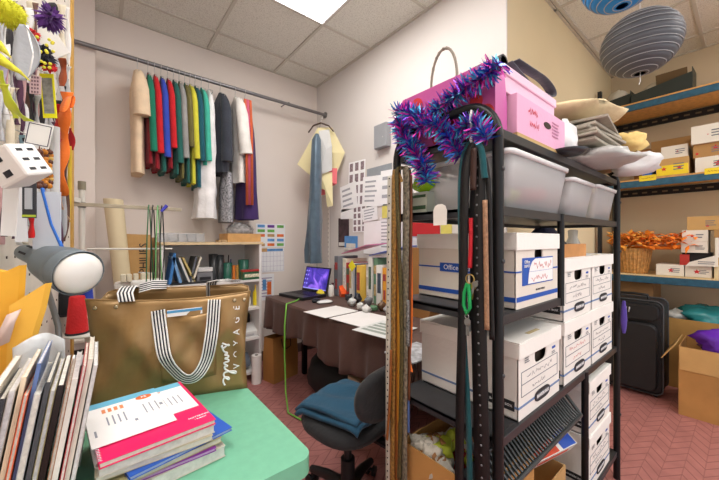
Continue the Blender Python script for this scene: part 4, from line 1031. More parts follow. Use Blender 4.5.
for i in range(600):
    a = rg.uniform(0, 6.283); b = rg.uniform(0.1, 1.5); d = Vector((math.cos(a) * math.cos(b), math.sin(a) * math.cos(b), math.sin(b)))
    p = c0 + Vector((d.x * .115, d.y * .09, d.z * .068)); q = p + (d + Vector((rg.uniform(-.5, .5), rg.uniform(-.5, .5), rg.uniform(-.4, .4)))) * .022
    s = d.orthogonal().normalized() * .0022; fz.add([p - s, p + s, q], [(0, 1, 2)])
world(fz, 'fur_hat', 'grey mottled fur hat in the wooden box on the bookcase', 'hat', mat('grey fur', (150, 146, 144), .9, var=.35, scale=40))
# --- upper shelf
def bk_at(px): return P(px, 0, Y=2.92).x
bf = MB()
world(MB().box((bk_at(172), 3.0, B1 + .13), (.02, .2, .25), (0, R(8), 0)), 'file_folder', 'blue file folder standing at the left end of the upper bookcase shelf', 'folder', plastic('blue file', (62, 124, 190)))
world(MB().box((bk_at(176.5), 3.0, B1 + .12), (.02, .2, .22), (0, R(-14), 0)), 'file_folder', 'pale blue file folder leaning beside the darker blue one in the bookcase', 'folder', plastic('light blue file', (120, 164, 210)))
for px, c_, nm, an in ((184, (224, 220, 212), 'white', -20), (188.5, (206, 186, 120), 'tan', -23), (193, (96, 100, 108), 'grey', 12), (196.5, (222, 214, 196), 'cream', 17)):
    world(MB().box((bk_at(px), 3.0, B1 + .115), (.014, .2, .215), (0, R(an), 0)), 'booklet', f'{nm} booklet fanned out in the middle of the upper bookcase shelf', 'booklet', paper('booklet ' + nm, c_))
pd = thing('desk_printer', 'grey and white boxy label printer on the upper bookcase shelf', 'printer', (bk_at(205.5), 2.93, B1 + .001))
MB().bx(-.065, .065, 0, .18, 0, .085).build('body', plastic('printer grey', (120, 120, 124)), pd, bevel=.006)
MB().bx(-.06, .06, -.005, .16, .087, .125).build('cover', plastic('printer white', (214, 214, 212)), pd, bevel=.006)
MB().bx(-.045, .045, -.006, -.003, .02, .045).build('slot', m_ink, pd)
def cup(px, h, r, m, label, fill=None):
    t = thing('cup', label, 'cup', (bk_at(px), 2.96, B1 + .001))
    MB().lathe([(r * .85, 0), (r, h), (r - .004, h), (r * .8, .006), (0, .006)], n=18).build('cup', m, t)
    if fill:
        for i, c_ in enumerate(fill):
            a = i * 2.4; MB().cyl((.012 * math.cos(a), .012 * math.sin(a), .008), (r * .8 * math.cos(a), r * .8 * math.sin(a), h + .03 + .02 * (i % 3)), .0045, n=7).build('pen', plastic('pen %d' % i, c_), t)
    return t
dkc = plastic('dark cup', (44, 46, 48)); gnc = plastic('green cup', (38, 92, 76))
cup(214.5, .235, .037, dkc, 'tall dark cup first of the four cups on the bookcase shelf')
cup(221, .225, .037, dkc, 'tall dark cup second on the bookcase shelf, beside the green cup')
cup(228.5, .155, .042, gnc, 'green cup with pens in the middle of the upper bookcase shelf', [(40, 60, 140), (200, 60, 50), (30, 30, 34)])
cup(245, .175, .048, gnc, 'wide green cup above the green and red box at the right of the bookcase', None)
for px, c_, nm in ((235.5, (214, 120, 50), 'orange'), (239, (190, 140, 70), 'tan')):
    world(MB().cyl((bk_at(px), 2.97, B1 + .001), (bk_at(px), 2.97, B1 + .13), .014, n=10), 'marker', f'{nm} marker tube between the two green cups', 'marker', plastic('marker ' + nm, c_))
gbx = thing('thread_box', 'green and red lidded box at the right end of the upper bookcase shelf', 'box', (bk_at(250), 2.862, B1 + .001))
MB().bx(-.085, .085, 0, .055, 0, .07).build('box', plastic('green tin', (44, 96, 66), var=.3, scale=40), gbx, bevel=.002)
MB().bx(-.088, .088, -.003, .058, .07, .088).build('lid', plastic('red tin', (176, 50, 48)), gbx, bevel=.002)
MB().bx(-.07, .07, -.002, 0, .02, .05).build('print', mat('tin print', (214, 206, 180), .5, var=.5, scale=60), gbx)
MB().bx(.0, .30, 0, .11, 0, .012).build('tray', m_ink, thing('letter_tray', 'thin dark tray under the blue folders on the bookcase shelf', 'tray', (bk_at(173) - .02, 2.868, B1 + .001)))
# --- middle and lower shelves
def bottle(px, z, h, r, c_, cap, label, y=2.95):
    t = thing('bottle', label, 'bottle', (bk_at(px), y, z + .001))
    MB().lathe([(r * .9, 0), (r, .01), (r, h * .62), (r * .4, h * .78), (r * .38, h * .84)], n=14).build('bottle', plastic('bottle ' + str(c_), c_), t)
    MB().cyl((0, 0, h * .84), (0, 0, h), r * .45, n=10).build('cap', plastic('cap ' + str(cap), cap), t)
bottle(257, B2, .19, .028, (236, 214, 40), (230, 190, 40), 'yellow squeeze bottle on the middle bookcase shelf, by its right side')
bottle(249, B2, .12, .026, (222, 216, 206), (180, 60, 40), 'white bottle with a red cap on the middle bookcase shelf')
bottle(243, B2, .15, .028, (60, 52, 50), (30, 30, 30), 'dark bottle beside the white bottle on the middle bookcase shelf')
bottle(236, B2, .13, .028, (150, 90, 60), (220, 214, 200), 'brown bottle on the middle bookcase shelf behind the tote bag')
tk = thing('glue_gun', 'white and grey sewing gadget on the lowest visible bookcase shelf', 'gadget', (bk_at(249), 2.9, B3 + .001))
MB().box((0, .08, .05), (.16, .14, .05), (R(25), 0, 0)).build('body', plastic('gadget white', (226, 226, 224)), tk, bevel=.01)
MB().box((-.02, .075, .012), (.14, .12, .022)).build('base', plastic('gadget base', (190, 190, 192)), tk, bevel=.004)
world(blob((bk_at(252), 3.12, B3 + .1), (.06, .05, .085), 5, .1), 'cloth_bundle', 'dark cloth bundle behind the white gadget on the low bookcase shelf', 'cloth', cloth('black cloth b', (44, 42, 46)))
world(blob((bk_at(240), 2.98, .16), (.12, .1, .075), 7, .15), 'cloth_bundle', 'grey blue cloth bundle on the bottom shelf of the bookcase', 'cloth', cloth('grey cloth b', (120, 130, 144)))

# ---- wall calendars right of the bookcase
def wallA(px, py): return P(px, py, Y=YA - .004)
def wall_sheet(name, label, cat, px0, py0, px1, py1, plane, build, mats, tilt=0):
    q = (lambda x, y: P(x, y, Y=YA - .003)) if plane == 'A' else (lambda x, y: P(x, y, X=XB - .003))
    a = q(px0, py0); b = q(px1, py1); m_ = q((px0 + px1) / 2, (py0 + py1) / 2); c = Vector(((a.x + b.x) / 2, (a.y + b.y) / 2, m_.z))
    wd = (a - b); wd.z = 0; D0 = m_.z; h = abs(q((px0 + px1) / 2, py0).z - q((px0 + px1) / 2, py1).z)
    t = thing(name, label, cat, c); r = (1, 0, 0) if plane == 'A' else (0, -1, 0)
    up = Vector((0, 0, 1)) + Vector(r) * math.tan(R(tilt))
    rr = Vector(r) - Vector((0, 0, 1)) * math.tan(R(tilt))
    k = MB(); build(k, rr, up, wd.length, h); k.build('sheet', mats, t)
    return t
m_cal = paper('calendar white', (236, 236, 238)); PAL = [m_cal, mat('cal orange', (222, 110, 50), .6, var=.3), mat('cal green', (110, 176, 84), .6, var=.3), mat('cal blue', (96, 150, 206), .6, var=.3), mat('cal tan', (190, 150, 100), .6, var=.3), mat('cal grid', (170, 160, 186), .6, var=0), mat('cal purple', (110, 60, 150), .6)]
def off(r, u): return Vector(r).normalized().cross(Vector(u).normalized())
def cal1(k, r, u, w, h):
    k.plate((0, 0, 0), r, u, w, h, .002); B = basis(r, u); rg = random.Random(4)
    for i in range(3):
        for j in range(5): k.box(B @ Vector((-w * .33 + w * .33 * i, h * (.4 - .2 * j), .0015)), (w * .24, h * .12, .0006), B, (3, 2, 1, 0, 4, 6, 2, 4, 3, 1, 2, 0, 1, 3, 2)[i * 5 + j])
def cal2(k, r, u, w, h):
    k.plate((0, 0, 0), r, u, w, h, .002); B = basis(r, u)
    for i in range(8): k.box(B @ Vector((-w * .48 + w * .96 * i / 7, -h * .05, .0015)), (.002, h * .8, .0006), B, 5)
    for i in range(5): k.box(B @ Vector((0, -h * .45 + h * .8 * i / 4, .0015)), (w * .96, .002, .0006), B, 5)
    k.box(B @ Vector((0, h * .42, .0015)), (w * .9, h * .1, .0006), B, 3); k.box(B @ Vector((-w * .3, h * .42, .002)), (w * .22, h * .14, .0006), B, 4)
def cal3(k, r, u, w, h):
    k.plate((0, 0, 0), r, u, w, h, .002); B = basis(r, u)
    k.box(B @ Vector((w * .15, -.05 * h, .0015)), (w * .3, h * .5, .0006), B, 1); k.box(B @ Vector((-w * .2, .1 * h, .0015)), (w * .25, h * .4, .0006), B, 3)
    lines(k, (0, 0, 0), r, u, w * .8, h * .8, 7, 5)
wall_sheet('wall_chart', 'wall chart of small colourful pictures beside the bookcase top', 'chart', 256, 224, 285, 247, 'A', cal1, PAL)
wall_sheet('wall_calendar', 'white wall calendar grid under the picture chart', 'calendar', 259, 248, 284, 272, 'A', cal2, PAL)
wall_sheet('wall_chart', 'patterned sheet with an orange block hanging lowest beside the bookcase', 'chart', 260, 274, 274, 300, 'A', cal3, PAL)

# ---- clothes rod
RY, RZ = 3.08, 2.715
rd_ = thing('clothes_rod', 'long grey steel clothes rod high along the back wall', 'clothes rod', (-.2, RY, RZ))
MB().cyl((-.45, 0, 0), (XB + .2 - .004, 0, 0), .016, n=14).build('rod', mat('steel rod', (128, 126, 128), .35, metal=.7, var=.05), rd_)
MB().cyl((XB + .2 - .012, 0, 0), (XB + .2 - .001, 0, 0), .034, n=18).build('wall_flange', mat('steel rod', (128, 126, 128)), rd_)
# bracket arms to the back wall carry it
for x in (.05, 1.75):
    MB().tube([(x, 0, .02), (x, .09, .035), (x, YA - RY - .004, .035)], .006, 6).build('bracket', mat('steel rod', (128, 126, 128)), rd_)

m_wire = mat('hanger wire', (190, 188, 186), .3, metal=.8, var=0)
def wire_hanger(x, hw=.17, label=''):
    t = thing('clothes_hanger', label, 'hanger', (x, RY, RZ), 0, 'hangers on the clothes rod')
    pts = [(0, .016, -.014)]
    for i in range(9): a = R(-40 + 220 * i / 8); pts.append((0, .0215 * math.cos(a), .0215 * math.sin(a)))
    pts += [(0, -.02, -.02), (0, 0, -.055), (0, 0, -.075)]
    MB().tube(pts, .0022, 5).build('hook', m_wire, t)
    MB().tube([(0, 0, -.075), (0, hw, -.145), (0, hw - .01, -.155), (0, -hw + .01, -.155), (0, -hw, -.145), (0, 0, -.075)], .0025, 5).build('frame', m_wire, t)
    return t
H0 = None
def hanger_for(x, what):
    global H0
    lb_ = f'thin wire hanger carrying the {what}'
    if H0 is None: H0 = wire_hanger(x, .15, lb_); return H0
    return dup(H0, (x, RY, RZ), 0, lb_, 'hangers on the clothes rod')
def ring(x, y, z, hx, hy, n, ph, amp, seed):
    out = []
    for i in range(n):
        t = 2 * math.pi * i / n; e = 2.6
        cx = abs(math.cos(t)) ** (2 / e) * (1 if math.cos(t) > 0 else -1); cy = abs(math.sin(t)) ** (2 / e) * (1 if math.sin(t) > 0 else -1)
        f = 1 + amp * math.sin(5 * t + ph + seed) + amp * .6 * math.sin(8 * t - ph * 1.7 + seed * 2)
        out.append(Vector((x + hx * cx * f, y + hy * cy * (1 + amp * .12 * math.sin(3 * t + seed)), z)))
    return out
def garment(name, label, cat, x, zt, zb, hx, m, hy=.135, top=None, flare=1.0, sleeves=None, parts=(), sway=0.0, seed=1, fold=.2, ruffle=0, sm_=None):
    """cloth hanging in a flat hollow column from its hanger; sleeves=(length, radius)"""
    base = Vector((x, RY, zb)); t = thing(name, label, cat, base, 0, 'clothes on the rod')
    n = 30; rings = []; L = zt - zb; K = 14
    for i in range(K + 1):
        v = i / K; z = L * (1 - v)
        sh = min(1, v * L / .11)
        ww = hy * (.12 + .88 * sh); tt = hx * (.22 + .78 * min(1, v / .3) ** .6) * (1 + (flare - 1) * v)
        if ruffle: tt *= 1 + .18 * (1 - (v * ruffle % 1)) * 0 + .22 * ((v * ruffle) % 1)
        rings.append(ring(sway * v, 0, z, tt, ww, n, v * 2.2, fold * min(1, v * 2 + .1), seed))
    b = MB().loft(rings, caps=False); b.add(rings[0], [tuple(range(n))[::-1]], 0, False)
    b.loft([rings[-1], [Vector((p.x * .8 + sway * .2, p.y * .92, .012)) for p in rings[-1]]], sm=False, caps=False); b.add([Vector((p.x * .8 + sway * .2, p.y * .92, .012)) for p in rings[-1]], [tuple(range(n))], 0, False); b.build('body', m, t)
    if sleeves:
        ln, r = sleeves
        for s in (-1, 1):
            q = MB(); pts = [(0, s * hy * .72, L - .06), (.003, s * hy * 1.0, L - .12), (.010, s * (hy + .018), L - .2), (.016 + sway * .5, s * (hy + .02), L - .10 - ln * .7), (.02 + sway, s * (hy + .015), L - .10 - ln)]
            q.tube(pts, [r * .6, r * .85, r, r * 1.02, r * 1.1], 10); q.build('sleeve', sm_ or m, t)
    return t
G = {k: cloth('garment ' + k, v, var=.14) for k, v in dict(cream=(228, 202, 170), green=(22, 118, 92), red=(198, 26, 36), dred=(140, 20, 34), blue=(50, 72, 176), dgreen=(30, 92, 84), grey=(150, 148, 146), olive=(104, 98, 52), yellow=(206, 200, 60), teal=(20, 84, 98), mint=(64, 176, 152), white=(236, 234, 234), char=(52, 56, 66), wht2=(230, 226, 220), purple=(62, 40, 96), orange=(206, 96, 56), navy=(40, 36, 74)).items()}
def zat(px, py, Y=2.95): return P(px, py, Y=Y).z
def xat(px): return P(px, 0, Y=RY).x
def xf(px, Y=2.93): return P(px, 0, Y=Y).x
def hung(px, pt, pb, hx, m, label, name='blouse', cat='clothing', what=None, **k):
    x = xf(px)
    zt = RZ - .085; zb = zat(px, pb, 2.94)
    garment(name, label, cat, x, zt, zb, hx, m, **k); hanger_for(x, what or label)
hung(139, 66, 172, .042, G['cream'], 'long cream coat with a short sleeve, first on the rod', 'coat', what='cream coat', sleeves=(.30, .055), fold=.08, seed=1)
def two(px, pt, pb, body, sleeve, sy, label, what, seed):
    L_ = RZ - .085 - .10 - zat(px, sy, 2.92)
    hung(px, pt, pb, .021, G[body], label, 'blouse', what=what, seed=seed, sleeves=(L_, .0235), sm_=G[sleeve], sway=.008)
two(150, 70, 163, 'dred', 'green', 150, 'green sleeved top with a dark red hem between the cream coat and first red top', 'green sleeved top', 2)
two(156.8, 72, 168, 'dred', 'red', 152, 'bright red sleeved top hanging after the green one', 'bright red top', 3)
two(163.6, 74, 171, 'dgreen', 'blue', 156, 'royal blue sleeved top between two red ones', 'royal blue top', 4)
two(170.4, 77, 168, 'dred', 'red', 147, 'crimson sleeved top beside the royal blue one', 'crimson top', 5)
two(176.6, 80, 174, 'dgreen', 'dgreen', 162, 'dark green sleeved top between crimson and grey', 'dark green top', 6)
two(182.4, 82, 178, 'olive', 'grey', 157, 'mottled grey sleeved top in the middle of the rod', 'mottled grey top', 7)
two(188.2, 83, 182, 'dgreen', 'olive', 146, 'olive green sleeved top beside the yellow one', 'olive top', 8)
two(193.6, 84, 183, 'yellow', 'yellow', 158, 'yellow green sleeved top between olive and teal', 'yellow green top', 9)
two(199, 86, 187, 'teal', 'teal', 160, 'dark teal sleeved top hanging next to the mint one', 'dark teal top', 10)
two(205.4, 88, 165, 'mint', 'mint', 160, 'mint green top with sleeves beside the white dress', 'mint green top', 11)
hung(213, 91, 218, .040, G['white'], 'long white ruffled dress hanging right of the mint top', 'dress', what='white ruffled dress', flare=1.9, seed=12, ruffle=3.5, sway=-.035)
hung(225, 96, 172, .055, G['char'], 'charcoal jacket with long sleeves hanging after the gap', 'jacket', what='charcoal jacket', seed=13, sleeves=(.55, .045))
m_print = mat('black white print', (150, 150, 154), .85, var=.8, scale=60)
world(MB().loft([ring(xf(231), RY, z, hx, .12, 26, z * 4, .12, 3) for z, hx in ((zat(231, 172), .03), (zat(231, 190), .045), (zat(231, 222), .05))]), 'skirt', 'black and white printed skirt below the charcoal jacket', 'skirt', m_print)
hung(240.5, 98, 182, .048, G['wht2'], 'white blouse with wide sleeves between charcoal jacket and purple dress', 'blouse', what='white blouse', seed=15, sleeves=(.46, .055), sway=.03)
t = hung(250.5, 100, 219, .042, G['purple'], 'dark purple dress with orange stripes, last garment on the rod', 'dress', what='dark purple dress', seed=16, flare=2.0, sway=.02)
sb = MB()
for i, (px, m_) in enumerate(((246, 0), (248.6, 1), (251.3, 0))):
    x = xf(px, 2.9); 
    sb.strip([Vector((x, 2.925, RZ - .14)), Vector((x + .01, 2.915, 2.3)), Vector((x + .015, 2.915, zat(px, 205, 2.92)))], (.022, 0, 0), .006, m_)
world(sb, 'ribbon_trim', 'orange and pink sash strips hanging down the purple dress', 'sash', [G['orange'], cloth('pink sash', (206, 90, 120))])

# ---- corner: hanger with paper patterns and blue dress
cz = 2.50
hk = thing('wall_standard', 'white slotted shelf standard running up the white wall near the corner', 'shelf standard', (XB - .014, P(328.5, 0, X=XB - .01).y, .95))
sd = MB().bx(0, .012, -.011, .011, 0, 1.62); 
for i in range(30): sd.bx(-.0006, .0, -.003, .003, .03 + .053 * i, .05 + .053 * i, 1)
sd.build('rail', [mat('standard white', (228, 222, 214), .4, var=0), mat('slot dark', (96, 92, 90), .6, var=0)], hk)
MB().tube([(0, 0, 1.55), (-.09, 0, 1.56), (-.12, 0, 1.58)], .006, 6).build('hook', m_wire, hk)
hy0 = hk.location.y; ph_ = P(321, 120, D=3.29)
t = thing('clothes_hanger', 'dark wooden hanger in the corner holding pattern papers and blue dress', 'hanger', ph_)
rt_ = Vector((SN, -CS, 0)); fw_ = Vector((CS, SN, 0))
MB().tube([rt_ * -.13 + Vector((0, 0, -.13)), rt_ * -.08 + Vector((0, 0, -.06)), Vector((0, 0, -.03)), rt_ * .08 + Vector((0, 0, -.06)), rt_ * .13 + Vector((0, 0, -.12))], .012, 8, flat=.6).build('arms', mat('dark wood', (70, 48, 36), .5, var=.2), t)
k = hk.location + Vector((-.11, 0, 1.575)) - ph_
MB().tube([(0, 0, -.03), (0, 0, .005), rt_ * .02 + Vector((0, 0, .02)), Vector((0, 0, .04)), k * .5 + Vector((0, 0, .03)), k], .003, 6).build('hook', m_wire, t)
def hang_sheet(name, label, pts, D, m, th=.003, cat='pattern paper', wave=.012):
    """a sheet of paper in the corner, slightly creased, outline given by its corners"""
    q = [P(px, py, D=D) for px, py in pts]; n = len(q); c = sum(q, Vector()) / n
    a = [v + fw_ * wave * (1 if i % 2 else -1) for i, v in enumerate(q)]
    b = [v + fw_ * th for v in a]; ca = c - fw_ * .02; cb = ca + fw_ * th
    m_b = MB(); m_b.add(a + b + [ca, cb], [(i, (i + 1) % n, 2 * n) for i in range(n)] + [(n + (i + 1) % n, n + i, 2 * n + 1) for i in range(n)] + [(i, n + i, n + (i + 1) % n, (i + 1) % n) for i in range(n)])
    return world(m_b, name, label, cat, m)
m_pat = paper('pattern manila', (232, 220, 172)); m_pat2 = paper('pattern cream', (228, 222, 196))
hang_sheet('pattern_paper', 'large manila paper pattern with pointed corners hanging rearmost in the corner', [(318, 128), (332, 127), (345, 153), (337, 172), (312, 177), (297, 164)], 3.33, m_pat)
hang_sheet('pattern_paper', 'coral pink paper pattern hanging below the manila one', [(322, 168), (337, 168), (337, 184), (332, 186), (331, 194), (321, 195)], 3.30, paper('pattern coral', (226, 110, 116)))
hang_sheet('pattern_paper', 'cream paper strip pattern hanging lowest of the corner patterns', [(320, 172), (332, 172), (333, 206), (327, 207), (325, 190), (319, 188)], 3.275, m_pat)
hang_sheet('pattern_paper', 'grey white paper pattern in front of the manila one', [(319, 131), (329, 129), (332, 146), (332, 170), (320, 175)], 3.25, paper('pattern grey', (206, 206, 204)))
dq = [P(px, py, D=3.15) for px, py in ((317, 134), (316.5, 140), (315.5, 175), (314.5, 220), (314, 250), (314, 263))]
dr = MB().loft([ring(q.x, q.y, q.z, a, b, 32, q.z * 5, f, 2) for q, a, b, f in zip(dq, (.016, .04, .05, .06, .07, .072), (.016, .04, .05, .06, .07, .072), (.05, .12, .2, .24, .26, .26))])
world(dr, 'dress', 'long blue grey satin dress hanging in the room corner', 'dress', mat('blue grey satin', (82, 102, 118), .32, var=.15, bump=.15, sheen=.3, metal=.15))
# ---- papers and box on the white wall
gx_ = thing('chime_box', 'grey metal wall box high on the white wall beside the rack', 'wall box', P(384.5, 137, X=XB - .002))
MB().box((-.03, 0, 0), (.06, .165, .215)).build('cover', mat('grey enamel', (150, 152, 156), .5, var=.03), gx_, bevel=.008)
MB().ball((-.062, -.04, -.02), (.003, .006, .006), 8, 5).build('screw', m_wire, gx_)
m_p1 = paper('pinned white', (250, 250, 252)); WP = [m_p1, mat('faint print', (176, 178, 186), .7, var=0), mat('portrait tone', (142, 124, 130), .6, var=.5, scale=50), mat('wall clip grey', (150, 156, 162), .5), mat('note yellow', (226, 214, 110), .6), mat('poster dark', (64, 44, 50), .5, var=.5, scale=16), mat('postcard sky', (90, 150, 214), .4, var=.1), mat('postcard house', (226, 222, 216), .5), m_red]
def sheet_lines(n, base=0, seed=1):
    def f(k, r, u, w, h):
        k.plate((0, 0, 0), r, u, w, h, .0016, base); lines(k, (0, 0, 0), r, u, w * .75, h * .8, n, 1, off=.0014, seed=seed)
    return f
def portraits(nc, nr):
    def f(k, r, u, w, h):
        k.plate((0, 0, 0), r, u, w, h, .0016, 0); B = basis(r, u)
        for i in range(nc):
            for j in range(nr):
                k.box(B @ Vector((w * ((i + .5) / nc - .5), h * ((j + .5) / nr - .5), .0014)), (w / nc * .6, h / nr * .72, .0005), B, 2)
    return f
def plain(base):
    def f(k, r, u, w, h): k.plate((0, 0, 0), r, u, w, h, .0016, base)
    return f
def postcard(k, r, u, w, h):
    B = basis(r, u); k.plate((0, 0, 0), r, u, w, h, .0016, 6)
    k.box(B @ Vector((0, -h * .18, .0014)), (w * .7, h * .3, .0006), B, 7); k.box(B @ Vector((0, -h * .42, .0014)), (w, h * .16, .0006), B, 7)
n0 = 0
def pin(*a, dx=0.0, **k):
    t = wall_sheet(*a, 'B', **k) if False else None
def ws(label, x0, y0, x1, y1, fn, dx, tilt=0, name='pinned_paper', cat='paper'):
    t = wall_sheet(name, label, cat, x0, y0, x1, y1, 'B', fn, WP, tilt); t.location.x -= dx
    return t
ws('sheet of small portrait photos pinned highest on the white wall', 348.5, 161, 365, 206, portraits(3, 4), 0, 2, 'photo_sheet', 'photo sheet')
ws('sheet of small pictures under the white notices beside the dark poster', 353, 206, 366, 232, portraits(3, 4), .001, 0, 'photo_sheet', 'photo sheet')
ws('grey metal clipboard behind the white notices near the rack', 367, 166, 392, 206, plain(3), .001, 0, 'clipboard', 'clipboard')
ws('tilted white notice leftmost of the pinned papers', 341, 184, 357, 210, sheet_lines(4, 0, 3), .004, -7)
ws('large white notice with printed lines in front of the clipboard', 363, 176, 384, 206, sheet_lines(5, 0, 4), .006, 4)
ws('white notice half behind the hanging trims at the rack post', 381, 170, 398, 204, sheet_lines(3, 0, 5), .009, 3)
ws('small white slip under the tilted notice', 341, 209, 354, 219, plain(0), .004, 2)
ws('folded white card below the large notice', 363, 207, 378, 221, sheet_lines(4, 0, 6), .008, -5)
ws('tall blank white sheet lowest of the pinned papers', 364, 221, 380, 254, plain(0), .003, 1)
ws('white sheet beside the rack post under the yellow note', 380, 217, 394, 252, sheet_lines(8, 0, 8), .004, 0)
ws('small yellow sticky note under the white notices by the rack post', 383, 206, 390, 218, plain(4), .011, 0, 'sticky_note', 'note')
ws('small dark poster below the tilted notice', 338.5, 218, 349, 247, lambda k, r, u, w, h: (k.plate((0, 0, 0), r, u, w, h, .0016, 5), k.box(basis(r, u) @ Vector((0, -h * .4, .0014)), (w * .9, h * .12, .0006), basis(r, u), 7)), .001, 0, 'poster', 'poster')
ws('blue postcard of a white building above the upright files', 345, 236, 358, 250, postcard, .006, 1, 'postcard', 'postcard')

def redposter(k, r, u, w, h):
    B = basis(r, u); k.plate((0, 0, 0), r, u, w, h, .0016, 8)
ws('red poster on the white wall, glimpsed between the rack shelves', 412, 214, 440, 236, redposter, .002, 0, 'poster', 'poster')
ws('yellow paper on the white wall beside the red poster behind the rack', 441, 217, 452, 236, plain(4), .002, 0, 'pinned_paper', 'paper')
# ================================================================== sewing corner behind the tote bag
m_board = mat('grey worktop', (176, 172, 166), .6)
stb = thing('sewing_table', 'plain work table behind the tote bag in the left corner', 'table', (-.12, 2.18, 0))
MB().bx(0, .46, 0, .86, .715, .75).build('tabletop', m_board, stb, bevel=.003)
for x in (.03, .43):
    for y in (.03, .83): MB().bx(x - .018, x + .018, y - .018, y + .018, 0, .715).build('leg', m_blk, stb)
ZT = .751
# rolls and flat box at the wall
t = thing('pattern_roll', 'tall cream roll of pattern paper leaning in the left corner', 'paper roll', (.10, 2.96, ZT))
MB().loft([[Vector((cx + r * math.cos(a), .02 + r * math.sin(a), z)) for a in [2 * math.pi * i / 24 for i in range(24)]] for cx, r, z in ((0.05, .052, 0), (-.025, .060, .83))]).build('roll', paper('cream roll', (222, 206, 170)), t)
MB().loft([[Vector((cx + .02 * math.cos(a), .02 + .02 * math.sin(a), z)) for a in [2 * math.pi * i / 14 for i in range(14)]] for cx, z in ((-.025, .829), (-.0255, .832))]).build('core_hole', m_hole, t)
a = P(122, 0, Y=3.0).x; b = P(146, 0, Y=3.0).x; c = P(160, 0, Y=2.98).x
t = thing('flat_carton', 'flat brown carton with a printed brand name standing against the back wall', 'carton', (0.235, 3.0, ZT))
bh_ = P(140, 233, Y=3.0).z - ZT
MB().box((-.015, .06, bh_ / 2), (.17, .1, bh_ - .02), (0, R(2), 0)).build('carton', card('tan carton p', (188, 148, 94)), t, bevel=.003)
text('PHILIPS', .075, (.03, .007, bh_ * .66), (0, 0, 1), (-1, 0, 0), m_ink, t)
world(MB().box((0.255, 3.17, ZT + .275), (.2, .08, .55)), 'flat_carton', 'second brown carton behind the printed one against the back wall', 'carton', card('tan carton q', (176, 136, 86)))
# overlock machine
sm = thing('sewing_machine', 'white overlock sewing machine behind the tote bag', 'sewing machine', (.20, 2.56, ZT))
m_sm = plastic('machine white', (228, 226, 220))
MB().bx(-.14, .13, -.08, .12, 0, .06).build('base', m_sm, sm, bevel=.01)
MB().bx(-.13, .10, -.02, .11, .06, .255).build('body', m_sm, sm, bevel=.02)
MB().bx(-.05, .125, -.075, -.0, .13, .27).build('head', m_sm, sm, bevel=.014)
for i, x in enumerate((-.085, -.055, -.02, .02, .06)):
    MB().box((x, -.026 if i < 1 else -.03, .285), (.028, .05, .05)).build('tension_dial', plastic('dial cream', (222, 214, 190)), sm, bevel=.006)
MB().cyl((.13, .03, .16), (.155, .03, .16), .045, n=20).build('hand_wheel', plastic('wheel grey', (150, 150, 150)), sm)
MB().tube([(.1, .06, .25), (.1, .05, .30), (.0, .05, .31)], .004, 6).build('thread_guide', m_wire, sm)
# thread stand with pole and arm
ts = thing('thread_stand', 'white thread stand with a pole, clamp and long wooden arm', 'thread stand', (-.075, 2.24, ZT))
MB().cyl((0, 0, 0), (0, 0, .835), .0135, n=12).build('pole', plastic('pole white', (214, 210, 200)), ts)
MB().cyl((0, 0, .795), (0, 0, .84), .017, n=12).build('pole_cap', mat('cap olive', (140, 132, 110), .5), ts)
MB().box((0, 0, .715), (.035, .035, .03)).build('clamp', mat('clamp grey', (150, 146, 140), .4, metal=.4), ts, bevel=.004)
MB().box((.215, -.02, .716), (.50, .012, .02)).build('arm', mat('weathered arm', (172, 160, 138), .6, var=.15), ts, bevel=.002)
MB().box((-.13, -.05, .755), (.26, .014, .024), (0, R(9), R(10))).build('side_arm', plastic('pole white', (214, 210, 200)), ts, bevel=.002)
MB().cyl((.02, .012, .48), (.42, .012, .475), .0055, n=8).build('lower_rod', plastic('pole white', (214, 210, 200)), ts)
MB().cyl((0, 0, 0), (0, 0, .012), .07, n=20).build('foot', plastic('pole white', (214, 210, 200)), ts)
# cables draped over the arm end
for px, y1, col, nm, lab in ((149, 292, (52, 112, 72), 'green', 'green cable looped over the wooden arm, nearest the pole'), (153, 296, (30, 32, 34), 'black', 'black cable hanging from the wooden arm between green ones'), (158, 294, (120, 190, 120), 'pale green', 'pale green cable hanging from the wooden arm'), (162, 290, (34, 34, 38), 'dark grey', 'dark cable hanging at the very end of the wooden arm')):
    c = P(px, 212, Y=2.215); zt = ZT + .716 + .012
    e = zt - .52
    world(MB().tube([Vector((c.x - .015, 2.20, e)), Vector((c.x - .012, 2.195, zt - .2)), Vector((c.x - .004, 2.203, zt - .01)), Vector((c.x, 2.22, zt + .006)), Vector((c.x + .006, 2.238, zt - .01)), Vector((c.x + .016, 2.245, zt - .25)), Vector((c.x + .005 + (px % 3) * .01, 2.25, e + .04))], .0032, 6), 'cable', lab, 'cable', plastic('cable ' + nm, col))
c = P(164.5, 209, Y=2.2)
world(MB().tube([c + Vector((-.016, 0, -.016)), c + Vector((.012, 0, .022))], [.008, .010], 8), 'marker', 'blue marker pen stuck upright at the end of the wooden arm', 'marker', plastic('marker blue', (70, 70, 190)))
